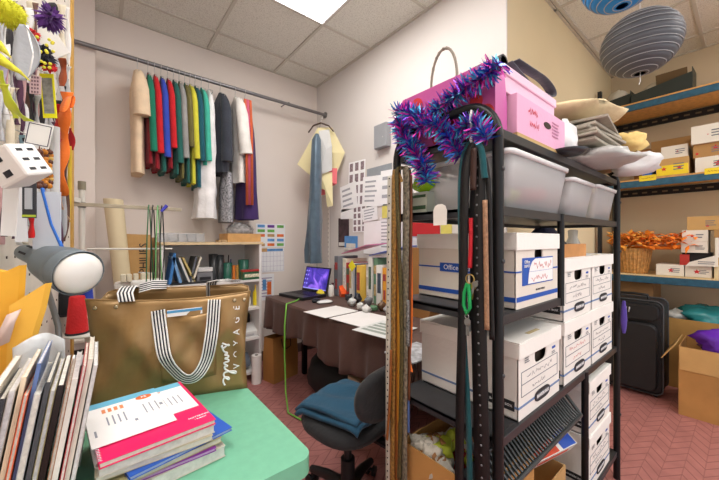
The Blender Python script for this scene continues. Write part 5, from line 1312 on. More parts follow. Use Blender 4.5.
# thread cones on a tray stand
sp_ = thing('spool_tray', 'two-tier white round spool tray beside the lamp gooseneck', 'spool tray', (-.075, 1.78, 0))
m_disc = plastic('disc white', (226, 224, 216))
for z in (.93, .885): pass
c1 = P(75, 333, Y=1.78)
sp_.location = (c1.x + .05, 1.78, .0)
MB().cyl((0, 0, .001), (0, 0, .95), .02, n=12).build('post', m_disc, sp_)
z1 = P(75, 333, Y=1.78).z; z2 = P(75, 323, Y=1.9).z
MB().lathe([(.01, z1 - .008), (.095, z1 - .006), (.1, z1), (.01, z1)], n=28).build('disc', m_disc, sp_)
MB().lathe([(.01, z1 + .052), (.08, z1 + .054), (.085, z1 + .06), (.01, z1 + .06)], c=(.01, .10, 0), n=28).build('disc', m_disc, sp_)
MB().cyl((.01, .10, z1), (.01, .1, z1 + .055), .012, n=10).build('post', m_disc, sp_)
MB().lathe([(.085, 0.001), (.09, .012), (.02, .03)], n=24).build('foot', m_disc, sp_)
def cone(loc, r0, r1, h, m, label):
    t = thing('thread_cone', label, 'thread cone', loc); MB().lathe([(r0, .004), (r0 * 1.02, .012), (r1, h - .006), (r1 * .9, h)], n=20).build('thread', m, t)
    MB().cyl((0, 0, 0), (0, 0, .008), r0 * 1.08, n=18).build('cone_base', m_ink, t)
m_redth = mat('red thread', (206, 32, 36), .7, var=.1, bump=.4, bscale=120)
cr_ = P(77, 331, Y=1.74); cone((cr_.x, 1.76, z1 + .001), .036, .026, .155, m_redth, 'red cone of sewing thread on the lower white disc')
cb_ = P(68, 322, Y=1.87); cone((cb_.x, 1.875, z1 + .061), .036, .034, .155, cloth('black thread', (34, 36, 40)), 'black cone of thread on the upper disc behind the red cone')
cz_ = P(86, 322, Y=1.9); cone((cz_.x + .0, 1.92, z1 + .061), .03, .022, .12, mat('blue thread', (40, 60, 160), .7), 'blue cone of thread behind the red cone near the tote bag')
world(MB().bx(-.10, .06, 1.62, 1.72, .752 + .0, .79), 'carton_lid', 'small tan carton lid under the thread tray', 'carton', m_kbox) if False else None

# ================================================================== pegboard of trims at the left edge
pe = Vector((-.168, -.986, 0)).normalized(); pn = Vector((.986, -.168, 0)).normalized(); p0 = Vector((-.103, 2.02, 0))
def PEG(px, py, off=.03):
    k = (px - CX) / F; a = SN * k + CS; b = -CS * k + SN
    D = (p0.dot(pn) + off) / (a * pn.x + b * pn.y)
    return Vector((a * D, b * D, EYE + (CY - py) / F * D)), D
pgt = thing('pegboard', 'tall pegboard panel crowded with trims at the left side', 'pegboard', (p0.x, p0.y, 0))
pm = MB(); Bp = basis(pe, (0, 0, 1)); LP = 1.15
nrm = Vector((pn.x, pn.y, 0))
pm.box(pe * (LP / 2) - nrm * .012 + Vector((0, 0, 1.76)), (LP, 2.3, .012), Bp, 0)
for i in range(20):
    for j in range(34):
        pm.box(pe * (.03 + .055 * i) - nrm * .0056 + Vector((0, 0, .7 + .066 * j)), (.008, .008, .001), Bp, 1)
pm.build('board', [mat('pegboard white', (226, 218, 206), .6), m_hole], pgt)
for s in (-.016, LP - .02): MB().box(pe * s - nrm * .012 + Vector((0, 0, 1.46)), (.035, 2.92, .024), Bp).build('post', mat('post wood', (206, 160, 80), .6, var=.15), pgt)
def pside(mix=.75):
    return (pe * -(1 - mix) + Vector((SN, -CS, 0)) * mix).normalized()
PR = pside(.8); PU = Vector((0, 0, 1))
def flat(name, label, cat, x0, y0, x1, y1, m, off=.04, tilt=0, mats=None, extra=None, th=.003, mix=.8):
    """a card or packet on a peg, swung towards the room"""
    (a, Da) = PEG((x0 + x1) / 2, (y0 + y1) / 2, off); w = (x1 - x0) / F * Da / max(.3, PRv(mix)); h = (y1 - y0) / F * Da
    right = pside(mix); up = PU * math.cos(R(tilt)) + right * math.sin(R(tilt)); rr = right * math.cos(R(tilt)) - PU * math.sin(R(tilt))
    t = thing(name, label, cat, (a.x, a.y, a.z - h / 2))
    k = MB().plate((0, 0, h / 2), rr, up, w, h, th); k.build('card', m, t)
    e = MB(); B = basis(rr, up)
    if extra: extra(e, B, w, h); e.build('print', mats or [m_ink], t)
    MB().tube([Vector((0, 0, h)), Vector((0, 0, h + .012)) - nrm * off * .5, Vector((0, 0, h + .012)) - nrm * (off - .003)], .0016, 5).build('peg_hook', m_wire, t)
    return t
def PRv(mix): return max(.2, abs(pside(mix).dot(Vector((SN, -CS, 0)))))
def ribbon(label, pts, wpx, m, off=.05, name='ribbon', cat='ribbon', tw=.3, seed=0):
    q = [PEG(px, py, off)[0] for px, py in pts]; D = PEG(pts[0][0], 0, off)[1]; w = wpx / F * D
    # smooth the path
    for _ in range(2):
        o = [q[0]]
        for a, b in zip(q, q[1:]): o += [a.lerp(b, .25), a.lerp(b, .75)]
        q = o + [q[-1]]
    r = pside(.85); ws_ = [(r * math.cos(tw * math.sin(i * .8 + seed)) + nrm * math.sin(tw * math.sin(i * .8 + seed))) * w for i in range(len(q))]
    return world(MB().strip(q, ws_, .0018), name, label, cat, m)
# pompom
def spiky(name, label, cat, px, py, rpx, m, off, n, ln, wd, seed, half=False, core=.5):
    (c, D) = PEG(px, py, off); r = rpx / F * D; rg = random.Random(seed); k = MB().ball(c, r * core, 12, 8)
    for i in range(n):
        d = Vector((rg.gauss(0, 1), rg.gauss(0, 1), rg.gauss(0, 1))).normalized()
        if half and d.dot(pn) < -.2: d = d - pn * 2 * d.dot(pn)
        L = r * rg.uniform(.85, 1.1) * ln; s = d.orthogonal().normalized() * wd * rg.uniform(.7, 1.2); u = d.cross(s).normalized() * wd * .4
        p = c + d * r * .2; m1 = c + d * L * .6; q = c + d * L + Vector((0, 0, -r * .12))
        k.add([p, m1 + s, q, m1 - s, m1 + u], [(0, 1, 4), (1, 2, 4), (2, 3, 4), (3, 0, 4), (0, 3, 2, 1)], 0)
    return world(k, name, label, cat, m)
spiky('pompom', 'fluffy yellow pompom at the top left corner of the pegboard', 'pompom', 10, 13, 14, mat('pompom yellow', (206, 204, 40), .8, var=.2), .09, 700, 1.0, .003, 1, core=.85)
spiky('fabric_flower', 'spiky purple fabric flower at the top of the pegboard', 'flower', 50, 17, 14, cloth('flower purple', (92, 46, 122)), .10, 120, 1.0, .007, 2, core=.4)
spiky('fabric_flower', 'small red fabric flower above the black one on the pegboard', 'flower', 33, 34, 6.5, cloth('flower red', (206, 30, 34)), .09, 60, 1, .007, 3)
spiky('fabric_flower', 'black fabric flower with yellow specks under the small red flower', 'flower', 41, 55, 12, cloth('flower black', (34, 30, 46)), .075, 120, 1.05, .010, 4)
spiky('fabric_flower', 'red fabric flower at the lower right of the black one', 'flower', 49, 66, 7, cloth('flower red', (206, 30, 34)), .09, 60, 1, .007, 5)
(c, D) = PEG(40, 52, .13); k = MB(); rg = random.Random(4)
for i in range(26): k.ball(c + pside(.8) * rg.uniform(-.024, .024) + PU * rg.uniform(-.045, .045) + pn * rg.uniform(-.01, .01), .004, 6, 4)
world(k, 'stamens', 'yellow stamens clustered on the black fabric flower', 'stamens', mat('stamen yellow', (226, 214, 60), .6), kind='stuff')
# grey feather
(c, D) = PEG(21, 52, .12); w = 23 / F * D; h = 56 / F * D; r_ = pside(.85)
def fea(u, v):
    s = math.sin(math.pi * min(1, v * .93 + .05)) ** .7; x = (u - .5) * w * s
    return c + r_ * (x + .01 * math.sin(v * 3)) + PU * (v - .5) * h + pn * (.018 * (1 - (2 * u - 1) ** 2) * s)
k = MB().grid(fea, 10, 18)
k.tube([c + PU * (-h * .52) + pn * .012, c + pn * .022, c + PU * h * .5 + pn * .01], .0022, 5, mi=1)
world(k, 'feather', 'large pale grey feather hanging on the pegboard', 'feather', [mat('feather grey', (168, 172, 178), .7, var=.08, bump=.2), m_wht], solid=.001)
def leafband(label, pts, m, off, wpx, seed):
    wpx = wpx * .8
    q = [PEG(px, py, off)[0] for px, py in pts]; D = PEG(pts[0][0], 0, off)[1]; n = len(q); w = wpx / F * D
    ws_ = [(pside(.7) * .25 + PU) * w * max(.04, 1 - (i / (n - 1)) ** 1.3) for i in range(n)]
    return world(MB().strip(q, ws_, .0015), 'fabric_leaf', label, 'leaf', m)
m_neon = cloth('neon yellow', (238, 232, 24)); m_lime = cloth('neon lime', (208, 224, 64))
leafband('bright yellow pointed fabric leaf across the left edge of the pegboard', [(-14, 48), (-2, 58), (10, 66), (20, 72), (30, 81)], m_neon, .16, 17, 1)
leafband('small bright yellow leaf above the pointed one at the left edge', [(-8, 40), (0, 46), (6, 52), (11, 58)], m_neon, .13, 15, 4)
ribbon('long lime leaf ribbon hanging lowest at the left edge', [(3, 84), (8, 100), (15, 112), (29, 121)], 8, m_lime, .16, name='fabric_leaf', cat='leaf', seed=2)
ribbon('lime ribbon curling down at the far left', [(-2, 70), (4, 86), (10, 104), (16, 118)], 6, m_lime, .13, name='fabric_leaf', cat='leaf', seed=1)
# white tag, packets, cards
flat('gift_tag', 'white card tag hanging slanted under the purple flower', 'tag', 43, 27, 60, 58, paper('tag card', (234, 230, 224)), .07, -32)
flat('trim_packet', 'neon yellow framed packet of grey trim in the middle of the pegboard', 'packet', 43, 74, 54, 118, m_neon, .075, -4, [mat('packet grey', (150, 150, 140), .5, var=.4, scale=60)], lambda e, B, w, h: e.box(Vector((0, 0, h / 2)) + B @ Vector((0, 0, .002)), (w * .74, h * .8, .001), B))
flat('trim_packet', 'white card with a dark printed frame above the bead strands', 'packet', 29, 123, 49, 147, paper('card white', (236, 234, 230)), .09, 10, [m_pen], lambda e, B, w, h: (e.box(Vector((0, 0, h / 2)) + B @ Vector((0, h * .42, .002)), (w * .9, .002, .0006), B), e.box(Vector((0, 0, h / 2)) + B @ Vector((0, -h * .42, .002)), (w * .9, .002, .0006), B), e.box(Vector((0, 0, h / 2)) + B @ Vector((w * .45, 0, .002)), (.002, h * .84, .0006), B), e.box(Vector((0, 0, h / 2)) + B @ Vector((-w * .45, 0, .002)), (.002, h * .84, .0006), B), lines(e, (0, 0, h / 2), B.col[0], B.col[1], w * .6, h * .5, 3, 0)))
flat('button_card', 'pink grey card of small buttons under the black flower', 'card', 31, 76, 40, 94, paper('button card', (196, 168, 170)), .08, 0, [mat('button dark', (110, 84, 92), .4)], lambda e, B, w, h: [e.box(Vector((0, 0, h / 2)) + B @ Vector((w * (.25 * i - .25), h * (.2 * j - .4), .002)), (w * .14, h * .1, .002), B) for i in range(3) for j in range(5)])
flat('zip_pack', 'black and grey blister pack hanging below the white outlet block', 'packet', 24, 183, 35, 218, plastic('blister black', (52, 54, 60)), .11, 0, [mat('blister grey', (176, 180, 186), .4), mat('blister lime', (180, 200, 60), .5)], lambda e, B, w, h: (e.box(Vector((0, 0, h * .55)) + B @ Vector((0, 0, .003)), (w * .5, h * .6, .004), B, 0), e.box(Vector((0, 0, h * .06)) + B @ Vector((0, 0, .002)), (w, h * .06, .001), B, 1)))
flat('zip_pack', 'blue green printed pack behind the white outlet block', 'packet', 23, 135, 34, 166, paper('teal pack', (120, 150, 160)), .06, -8, [m_wht, m_ink], lambda e, B, w, h: (e.box(Vector((0, 0, h * .3)) + B @ Vector((0, 0, .002)), (w * .7, h * .3, .001), B, 0), e.box(Vector((0, 0, h * .85)) + B @ Vector((0, 0, .002)), (w * .8, h * .12, .001), B, 1)))
flat('trim_packet', 'white printed packet strip at the far left under the outlet block', 'packet', 4, 184, 16, 236, paper('packet strip', (232, 232, 230)), .10, 3, [mat('teal dot', (30, 150, 120), .5)], lambda e, B, w, h: lines(e, (0, 0, h * .5), B.col[0], B.col[1], w * .6, h * .6, 6, 0))
flat('trim_packet', 'white ruffled packet strip right of the far left one', 'packet', 15, 186, 25, 242, paper('packet strip b', (224, 226, 230)), .07, -3)
(c, D) = PEG(47, 217, .12); 
kk = MB().plate((0, 0, .06), pside(.9), PU + pside(.9) * -.25, .07, .16, .004); t = thing('zip_bag', 'clear zip bag with a blue edge hanging from the pegboard', 'bag', c - Vector((0, 0, .07)))
kk.build('bag', mat('clear zip bag', (220, 228, 240), .2, var=0, alpha=.7), t)
MB().tube([pside(.9) * -.012 + PU * .15, pside(.9) * .012 + PU * .05, pside(.9) * .045 + PU * -.03], .0045, 6).build('zip_edge', plastic('zip blue', (40, 110, 206)), t)
# bead strands
m_bd = [mat('bead brown', (96, 52, 34), .25), mat('bead amber', (206, 130, 40), .25), mat('bead gold', (216, 176, 90), .3)]
for i, (px, nm) in enumerate(((39.5, 'brown'), (44.5, 'amber'), (49.5, 'two-tone'))):
    k = MB(); 
    for j in range(11):
        (c, D) = PEG(px + .8 * math.sin(j), 152 + 3.4 * j, .10); k.ball(c, .0085, 10, 6, [(0, 0, 1), (1, 0, 1), (0, 1, 2)][i][j % 3])
    k.tube([PEG(px, 146, .1)[0] + PU * .0, PEG(px, 188, .1)[0]], .0012, 4)
    world(k, 'bead_strand', f'strand of {nm} wooden beads hanging on the pegboard', 'beads', m_bd)
# ribbons at the right edge
m_or = cloth('orange ribbon', (240, 120, 40)); m_rd = cloth('red ribbon', (206, 30, 30))
ribbon('wide orange ribbon hanging at the right edge of the pegboard', [(67, 92), (66, 106), (64, 122), (65, 140), (62, 160), (60, 178), (63, 196)], 9, m_or, .06, seed=1)
ribbon('orange ribbon bow loop over the wide orange ribbon', [(62, 112), (68, 98), (72, 94), (70, 108)], 6, m_or, .07, seed=5)
ribbon('red ribbon behind the wide orange ribbon', [(58, 104), (60, 122), (58, 142)], 7, m_rd, .04, seed=2)
ribbon('short dark red ribbon end by the pegboard post', [(69, 128), (72, 138), (72, 150)], 5, cloth('dark red ribbon', (186, 36, 42)), .02, seed=3)
ribbon('yellow measuring tape hanging along the pegboard post', [(69, 146), (70, 170), (69, 200), (68, 222)], 4, mat('tape yellow', (230, 196, 60), .5), .015, 'measuring_tape', 'measuring tape', .1)
ribbon('brown feather strip hanging near the pegboard post', [(62, 58), (64, 68), (63, 78), (62, 86)], 6, cloth('rust feather', (150, 70, 34)), .05, 'feather', 'feather', .2)
ribbon('peach ribbon loop hanging below the orange ribbon', [(61, 182), (60, 200), (64, 214), (70, 220)], 2.5, cloth('peach ribbon', (232, 190, 160)), .04, seed=6)
ribbon('red strip hanging below the black blister pack', [(31, 214), (32, 226), (31, 238)], 5, m_rd, .09, seed=7)
(c, D) = PEG(55, 165, .07)
world(MB().cyl(c + PU * .13, c - PU * .13, .013, n=12), 'cardboard_tube', 'pale grey tube hanging between beads and orange ribbon', 'tube', paper('tube grey', (208, 206, 204)))
world(MB().cyl(PEG(50, 214, .05)[0] + PU * .05, PEG(50, 214, .05)[0] - PU * .05, .012, n=12), 'thread_tube', 'dark red tube hanging beside the clear zip bag', 'tube', mat('maroon tube', (150, 34, 44), .5))
# white outlet block
(c, D) = PEG(18, 166, .13)
rt_ = Vector((SN, -CS, 0)); fw_ = Vector((CS, SN, 0))
n1 = (rt_ * .95 - fw_ * .12 + PU * .42).normalized(); n2 = rt_ * .1 - fw_ * 1 - PU * .25; n2 = (n2 - n1 * n2.dot(n1)).normalized(); n3 = n1.cross(n2)
if n3.z < 0: n3 = -n3
ou = n3; orr = ou.cross(n1)
t = thing('outlet_block', 'white multi-outlet power block hanging on the pegboard', 'power block', c)
Bo = basis(orr, ou); MB().box((0, 0, 0), (.062, .075, .075), Bo).build('block', plastic('outlet white', (234, 232, 228)), t, bevel=.006)
for i in range(3):
    for j in range(2): sl_ = MB(); sl_.box(Bo @ Vector((-.012 + .024 * j, -.022 + .022 * i, .0378)), (.013, .006, .001), Bo); sl_.build('socket', m_ink, t)
B2_ = basis(n1, ou) if n1.cross(ou).dot(n2) > 0 else basis(-n1, ou)
for j in range(2): sl_ = MB(); sl_.box(n2 * .0315 + ou * (-.016 + .032 * j), (.018, .013, .001), B2_); sl_.build('socket', m_ink, t)
# many thin strips of trim
rg = random.Random(77); tones = [('white', (232, 230, 228)), ('grey', (170, 168, 168)), ('pink', (214, 170, 170)), ('brown', (110, 80, 70)), ('lilac', (196, 190, 214)), ('cream', (226, 214, 190)), ('plum', (96, 62, 84)), ('silver', (196, 198, 202)), ('black', (50, 48, 52))]
ORD = ["first", "second", "third", "fourth", "fifth", "sixth", "seventh", "eighth", "ninth", "tenth", "eleventh", "twelfth", "thirteenth", "fourteenth", "fifteenth", "sixteenth"]
for row, (ya, yb2, rn) in enumerate(((58, 128, 'middle'), (90, 146, 'lower middle'), (0, 62, 'top'), (150, 238, 'lowest'))):
    for j in range(16):
        px = 1.5 + j * 4.3 + rg.uniform(-1.2, 1.2); nm, c_ = tones[rg.choice([0, 0, 1, 2, 3, 4, 5, 0, 6, 7, 8, 7])]
        y0 = ya + rg.uniform(-6, 14); y1 = yb2 + rg.uniform(-20, 8)
        ribbon(f'{nm} trim strip in the {rn} pegboard row, {ORD[j]} from the left', [(px, y0), (px + rg.uniform(-1, 1), (y0 + y1) / 2), (px + rg.uniform(-2, 2), y1)], rg.uniform(3.5, 7.5), cloth('trim ' + nm, c_), .010 + .009 * (j % 3) + .003 * row, 'trim_strip', 'trim', .5, j)
# ================================================================== mint table with tote, magazines, lamp
m_mint = mat('mint laminate', (114, 182, 150), .42, var=.05, scale=40)
tb = thing('mint_table', 'mint green topped table in front with rounded corner', 'table', (-.19, .678, 0))
TW, TL = .599, .86; r = .035; out = []
for cx, cy, a0 in ((TW - r, TL - r, 0), (r, TL - r, 90), (r, r, 180), (TW - r, r, 270)):
    for i in range(7): a = R(a0 + 15 * i); out.append((cx + r * math.cos(a), cy + r * math.sin(a)))
MB().loft([[Vector((x, y, z)) for x, y in out] for z in (.706, .75)], sm=False).build('tabletop', m_mint, tb, bevel=.003)
for x in (.06, TW - .08):
    for y in (.08, TL - .06): MB().bx(x - .018, x + .018, y - .018, y + .018, 0, .706).build('leg', m_blk, tb)
TZ = .751
# ---- tote bag
m_tote = mat('bronze nylon', (154, 122, 78), .34, metal=.3, var=.10, scale=7, bump=.25, bscale=9)
bg_ = thing('tote_bag', 'large bronze tote bag with striped handles on the mint table', 'tote bag', (.1915, 1.2185, TZ), R(-20.6))
A0, DB, HB = .231, .15, .345
def tring(v, ins=0.0, n=16):
    a = A0 + .012 * v - .012 * math.sin(v * 3.1) - ins; y0 = .0 + ins; y1 = DB * (1 - .12 * v) - ins
    pts = []; r = .03
    def seg(p, q, k):
        for i in range(k): pts.append((p[0] + (q[0] - p[0]) * i / k, p[1] + (q[1] - p[1]) * i / k))
    seg((-a, y0), (a, y0), 26); seg((a, y0), (a - .01, y1), 8); seg((a - .01, y1), (-a + .01, y1), 20); seg((-a + .01, y1), (-a, y0), 8)
    res = []
    for i, (x, y) in enumerate(pts):
        front = y <= y0 + 1e-6; zz = HB * v
        u = x / a
        if front:
            bul = .016 * math.sin(v * math.pi) * (1 - u * u) + .014 * math.sin(u * 5 + v * 6) * math.sin(v * math.pi) + .009 * math.sin(u * 11 - v * 9) * math.sin(v * 3.1) + .006 * math.sin((u + v) * 14) * v * (1 - v) * 3
            y -= bul; 
            if v > .8: zz -= (v - .8) / .2 * .016 * (1 - u * u)
        elif abs(u) > .9:
            x *= 1 - .10 * math.sin(v * math.pi) * math.sin(math.pi * (y - y0) / max(1e-6, (y1 - y0)))
            if v > .8: zz -= (v - .8) / .2 * .022 * math.sin(math.pi * (y - y0) / (y1 - y0))
        else:
            zz += v * .008
        res.append(Vector((x, y, zz)))
    return res
b = MB().loft([tring(i / 16) for i in range(17)], caps=False)
b.add(tring(0), [tuple(range(len(tring(0))))[::-1]])
b.build('body', m_tote, bg_, solid=.003, weld=True)
hb = MB(); rr = [p + Vector((0, 0, .0)) for p in tring(1.0)]
hb.tube(rr, .0028, 6, closed=True); tag(hb.build('rim_seam', m_tote, bg_), 'stitched rim')
gm = MB()
for x in (-.215, -.16, .19, .222): gm.lathe([(.002, 0), (.006, 0), (.006, .002), (.002, .002)], (x, -.008, HB - .028), 12, M=Matrix(((1, 0, 0), (0, 0, -1), (0, 1, 0))))
gm.build('eyelet', mat('eyelet metal', (196, 180, 150), .25, metal=.9, var=0), bg_)
m_sw = cloth('strap white', (236, 234, 230)); m_sb = cloth('strap black', (36, 36, 46))
SC_ = [0, 1, 0, 1, 0, 1, 0, 1, 0]
def yfront(x, z): # front surface depth
    v = min(max(z / HB, 0), 1); u = x / A0
    return -(.016 * math.sin(v * math.pi) * (1 - u * u) + .014 * math.sin(u * 5 + v * 6) * math.sin(v * math.pi) + .009 * math.sin(u * 11 - v * 9) * math.sin(v * 3.1) + .006 * math.sin((u + v) * 14) * v * (1 - v) * 3)
pts = []; ws_ = []
hp_ = [(-.042, .300), (-.036, .25), (-.026, .20), (-.012, .15), (.004, .11), (.024, .08), (.046, .069), (.070, .074), (.092, .098), (.108, .14), (.118, .2), (.123, .26), (.126, .325)]
gp = [Vector((x, z, 0)) for x, z in hp_]
for _ in range(2):
    o = [gp[0]]
    for a, b2 in zip(gp, gp[1:]): o += [a.lerp(b2, .25), a.lerp(b2, .75)]
    gp = o + [gp[-1]]
pts = [(p.x, p.y) for p in gp]
path = [Vector((x, yfront(x, z) - .012 - .012 * max(0, 1 - abs(z - .16) / .2), z)) for x, z in pts]
for i, p in enumerate(path):
    t_ = path[min(i + 1, len(path) - 1)] - path[max(i - 1, 0)]
    nn = Vector((0, -1, 0)); sdv = t_.cross(nn).normalized()
    hang = 0 if p.z > .2 else min(1, (.2 - p.z) / .08)
    ws_.append((sdv * (1 - .25 * hang) + Vector((0, 1, 0)) * .35 * hang).normalized() * .04)
hm = MB().strip(path, ws_, .003, cols=SC_); tag(hm.build('front_handle', [m_sw, m_sb], bg_), 'black and white striped webbing handle')
# the rear handle flopped over the rims
path = []
for x, y, z in ((-.16, DB * .88 + .006, HB - .06), (-.16, DB * .88 + .005, HB + .012), (-.16, DB * .7, HB + .022), (-.15, DB * .35, HB + .02), (-.142, .01, HB + .012), (-.13, -.012, HB - .012)): path.append(Vector((x, y, z)))
hm = MB().strip(path, (.045, 0, 0), .003, cols=SC_)
path2 = [Vector((-.125, DB * .6, HB + .016)), Vector((-.09, DB * .72, HB + .024)), Vector((-.05, DB * .86, HB + .020))]
hm.strip(path2, (0, .012, .03), .003, cols=SC_)
tag(hm.build('rear_handle', [m_sw, m_sb], bg_), 'black and white striped webbing handle')
path = [Vector((.10, DB * .88 + .006, HB - .06)), Vector((.10, DB * .9, HB + .014)), Vector((.105, DB * .75, HB + .026)), Vector((.14, DB * .66, HB + .034)), Vector((.19, DB * .8, HB + .022))]
tag(MB().strip(path, (.035, .02, 0), .003, cols=SC_).build('rear_handle', [m_sw, m_sb], bg_), 'black and white striped webbing handle')
# pocket and paper
pk = MB()
pk.grid(lambda u, v: Vector((-.03 + .16 * u, yfront(-.03 + .16 * u, .06 + v * .225) - .0035, .06 + (.225 - .012 * math.sin(u * 3.14)) * v)), 14, 10)
pk.build('front_pocket', m_tote, bg_, solid=.002)
pt = MB(); pt.box((.035, yfront(.035, .29) - .003, .288), (.105, .0016, .022), (0, R(-3), 0), 0).box((.035, yfront(.035, .29) - .0045, .293), (.105, .0012, .008), (0, R(-3), 0), 1)
tag(pt.build('tucked_paper', [m_sheet, mat('paper blue', (80, 150, 196), .5)], bg_), 'blue and white paper tucked in the pocket')
# lettering: script word, then VOYAGE running up the side
scr_ = MB(); S = .030
glyph = [(0, .1), (.12, .5), (.2, .9), (.1, .7), (.28, .25), (.2, .0), (.05, .05), (.45, .15), (.55, .75), (.62, .2), (.66, .7), (.76, .8), (.8, .2), (.86, .75), (.97, .8), (1.0, .2), (1.1, .3), (1.18, .75), (1.2, .2), (1.35, .4), (1.55, 1.5), (1.47, 1.7), (1.4, 1.4), (1.45, .3), (1.6, .15), (1.75, .5), (1.82, .85), (1.7, .8), (1.68, .3), (1.85, .1), (2.05, .35)]
gp = []
for x, y in glyph: gp.append(Vector((x, y, 0)))
for _ in range(2):
    o = [gp[0]]
    for a, b2 in zip(gp, gp[1:]): o += [a.lerp(b2, .25), a.lerp(b2, .75)]
    gp = o + [gp[-1]]
q = []
for p in gp:
    x = .148 + p.y * S * .95; z = .172 - p.x * S * 2.45
    q.append(Vector((x, yfront(x, z) - .0045, z)))
scr_.tube(q, .0032, 6, flat=1.0)
scr_.build('lettering', m_wht, bg_)
for i, chx in enumerate('VOYAGE'):
    z = .085 + .041 * i; x = .197
    text(chx, .030, (x, yfront(x, z) - .0045, z), (0, 0, 1), (-1, 0, 0), m_wht, bg_, ext=.0008)

# ---- stack of magazines with the pink notebook
rg = random.Random(31)
stack_specs = [('catalogue', 'thick cream catalogue lowest in the stack on the mint table', (206, 200, 184), .026, .225, .285, .018, 3), ('magazine', 'magazine with a purple cover in the stack under the notebook', (130, 44, 150), .008, .222, .28, .008, -2), ('magazine', 'olive paged magazine in the middle of the stack', (170, 160, 116), .012, .218, .28, .012, 4), ('magazine', 'blue and white magazine jutting from the far side of the stack', (40, 92, 190), .008, .218, .28, .030, 9), ('magazine', 'beige paged magazine above the blue one in the stack', (188, 178, 152), .012, .215, .28, .006, -3), ('catalogue', 'grey paged catalogue right beneath the pink notebook', (196, 190, 176), .018, .216, .282, .002, 1)]
z = TZ + .0005; SX, SY = .093, .94
for nm, lab, c_, h, w_, l_, dx, rot in stack_specs:
    t = thing(nm, lab, nm, (SX + dx, SY, z), R(rot + 3), 'magazines in the flat stack')
    MB().box((0, 0, h / 2), (w_ - .004, l_ - .004, h - .0016)).build('pages', paper('pages %d' % int(h * 1000 + rot), tuple(int(c * .35 + 200 * .65) for c in c_), var=.12, scale=90), t)
    for zz in (.0005, h - .0005): MB().box((0, 0, zz), (w_, l_, .0009)).build('cover', paper('cover ' + str(c_), c_, rough=.3), t)
    z += h + .0006
nb_ = thing('notebook', 'hot pink spiral notebook on top of the magazine stack', 'notebook', (SX, SY, z), R(5.5))
m_hot = mat('hot pink cover', (232, 22, 96), .35, var=.03)
MB().box((0, 0, .006), (.214, .279, .009)).build('pages', paper('notebook pages', (214, 208, 196), var=.1, scale=120), nb_)
MB().box((0, 0, .0112), (.218, .285, .0012)).build('cover', m_hot, nb_); MB().box((0, 0, .0006), (.218, .285, .0012)).build('cover', m_hot, nb_)
sp2 = MB()
for i in range(42):
    y = -.135 + .0066 * i; sp2.tube([(-.104 + .007 * math.cos(a) - .004, y, .006 + .0075 * math.sin(a)) for a in [2 * math.pi * k / 8 for k in range(8)]], .0009, 4, closed=True)
sp2.build('spiral', mat('spiral wire', (200, 196, 200), .3, metal=.8, var=0), nb_)
text('NOTEBOOK', .0085, (.085, -.098, .0121), (1, .0, 0), (0, 1, 0), m_wht, nb_, ext=.0003)
text('1 SUBJECT', .006, (.085, -.11, .0121), (1, .0, 0), (0, 1, 0), m_wht, nb_, ext=.0003)
zc = z + .0125
def formcard(name, label, cx, cy, w_, l_, rot, zz, rows):
    t = thing(name, label, 'leaflet', (cx, cy, zz), R(rot))
    k = MB().box((0, 0, .0008), (w_, l_, .0016), None, 0)
    k.box((0, l_ / 2 - .016, .0017), (w_, .032, .0004), None, 1)
    for s in rows:
        k.box((s[0], s[1], .0017), (s[2], s[3], .0003), None, s[4])
    k.build('sheet', [m_sheet, mat('leaflet blue', (110, 184, 212), .4, var=.05), mat('leaflet grey', (140, 144, 156), .6, var=0), mat('leaflet orange', (226, 140, 90), .5, var=0)], t)
    return t
rows1 = []
for j in range(4): rows1.append((-.04 + .011 * j, -.008, .003, .045 + .006 * (j % 2), 2)); rows1.append((-.042 + .012 * j, .052, .007, .022, 3))
for j in range(3): rows1.append((.035 + .013 * j, .0, .0025, .055, 2))
rows1 += [(-.066, -.055, .004, .03, 2), (.01, -.045, .006, .012, 2), (.07, .0, .007, .014, 2)]
ro = formcard('leaflet', 'white leaflet with a blue band and orange oval on the pink notebook', SX - .040, SY + .022, .155, .225, 5.5, zc + .0018, rows1)
ov = MB().poly([(.018 * math.cos(a), .013 * math.sin(a)) for a in [2 * math.pi * i / 24 for i in range(24)]], (.045, .072, .0019), (1, 0, 0), (0, 1, 0), .0006)
ovo = ov.build('oval_mark', mat('oval orange', (222, 110, 50), .5, var=0), ro); text('FS', .014, (.045, .072, .0024), (1, 0, 0), (0, 1, 0), m_wht, ovo, ext=.0002)
rows2 = [(.012 * j - .01, -.02, .0025, .05, 2) for j in range(4)] + [(-.03 + .02 * j, .055, .012, .006, 3) for j in range(2)]
formcard('leaflet', 'smaller white leaflet with a blue band beneath the one with the orange oval', SX + .046, SY + .048, .10, .185, 5.5, zc, rows2)
world(MB().box((SX - .06, SY - .05, zc + .0006), (.05, .04, .001)), 'paper_slip', 'white slip peeking out under the leaflet on the notebook', 'slip', m_sheet) if False else None

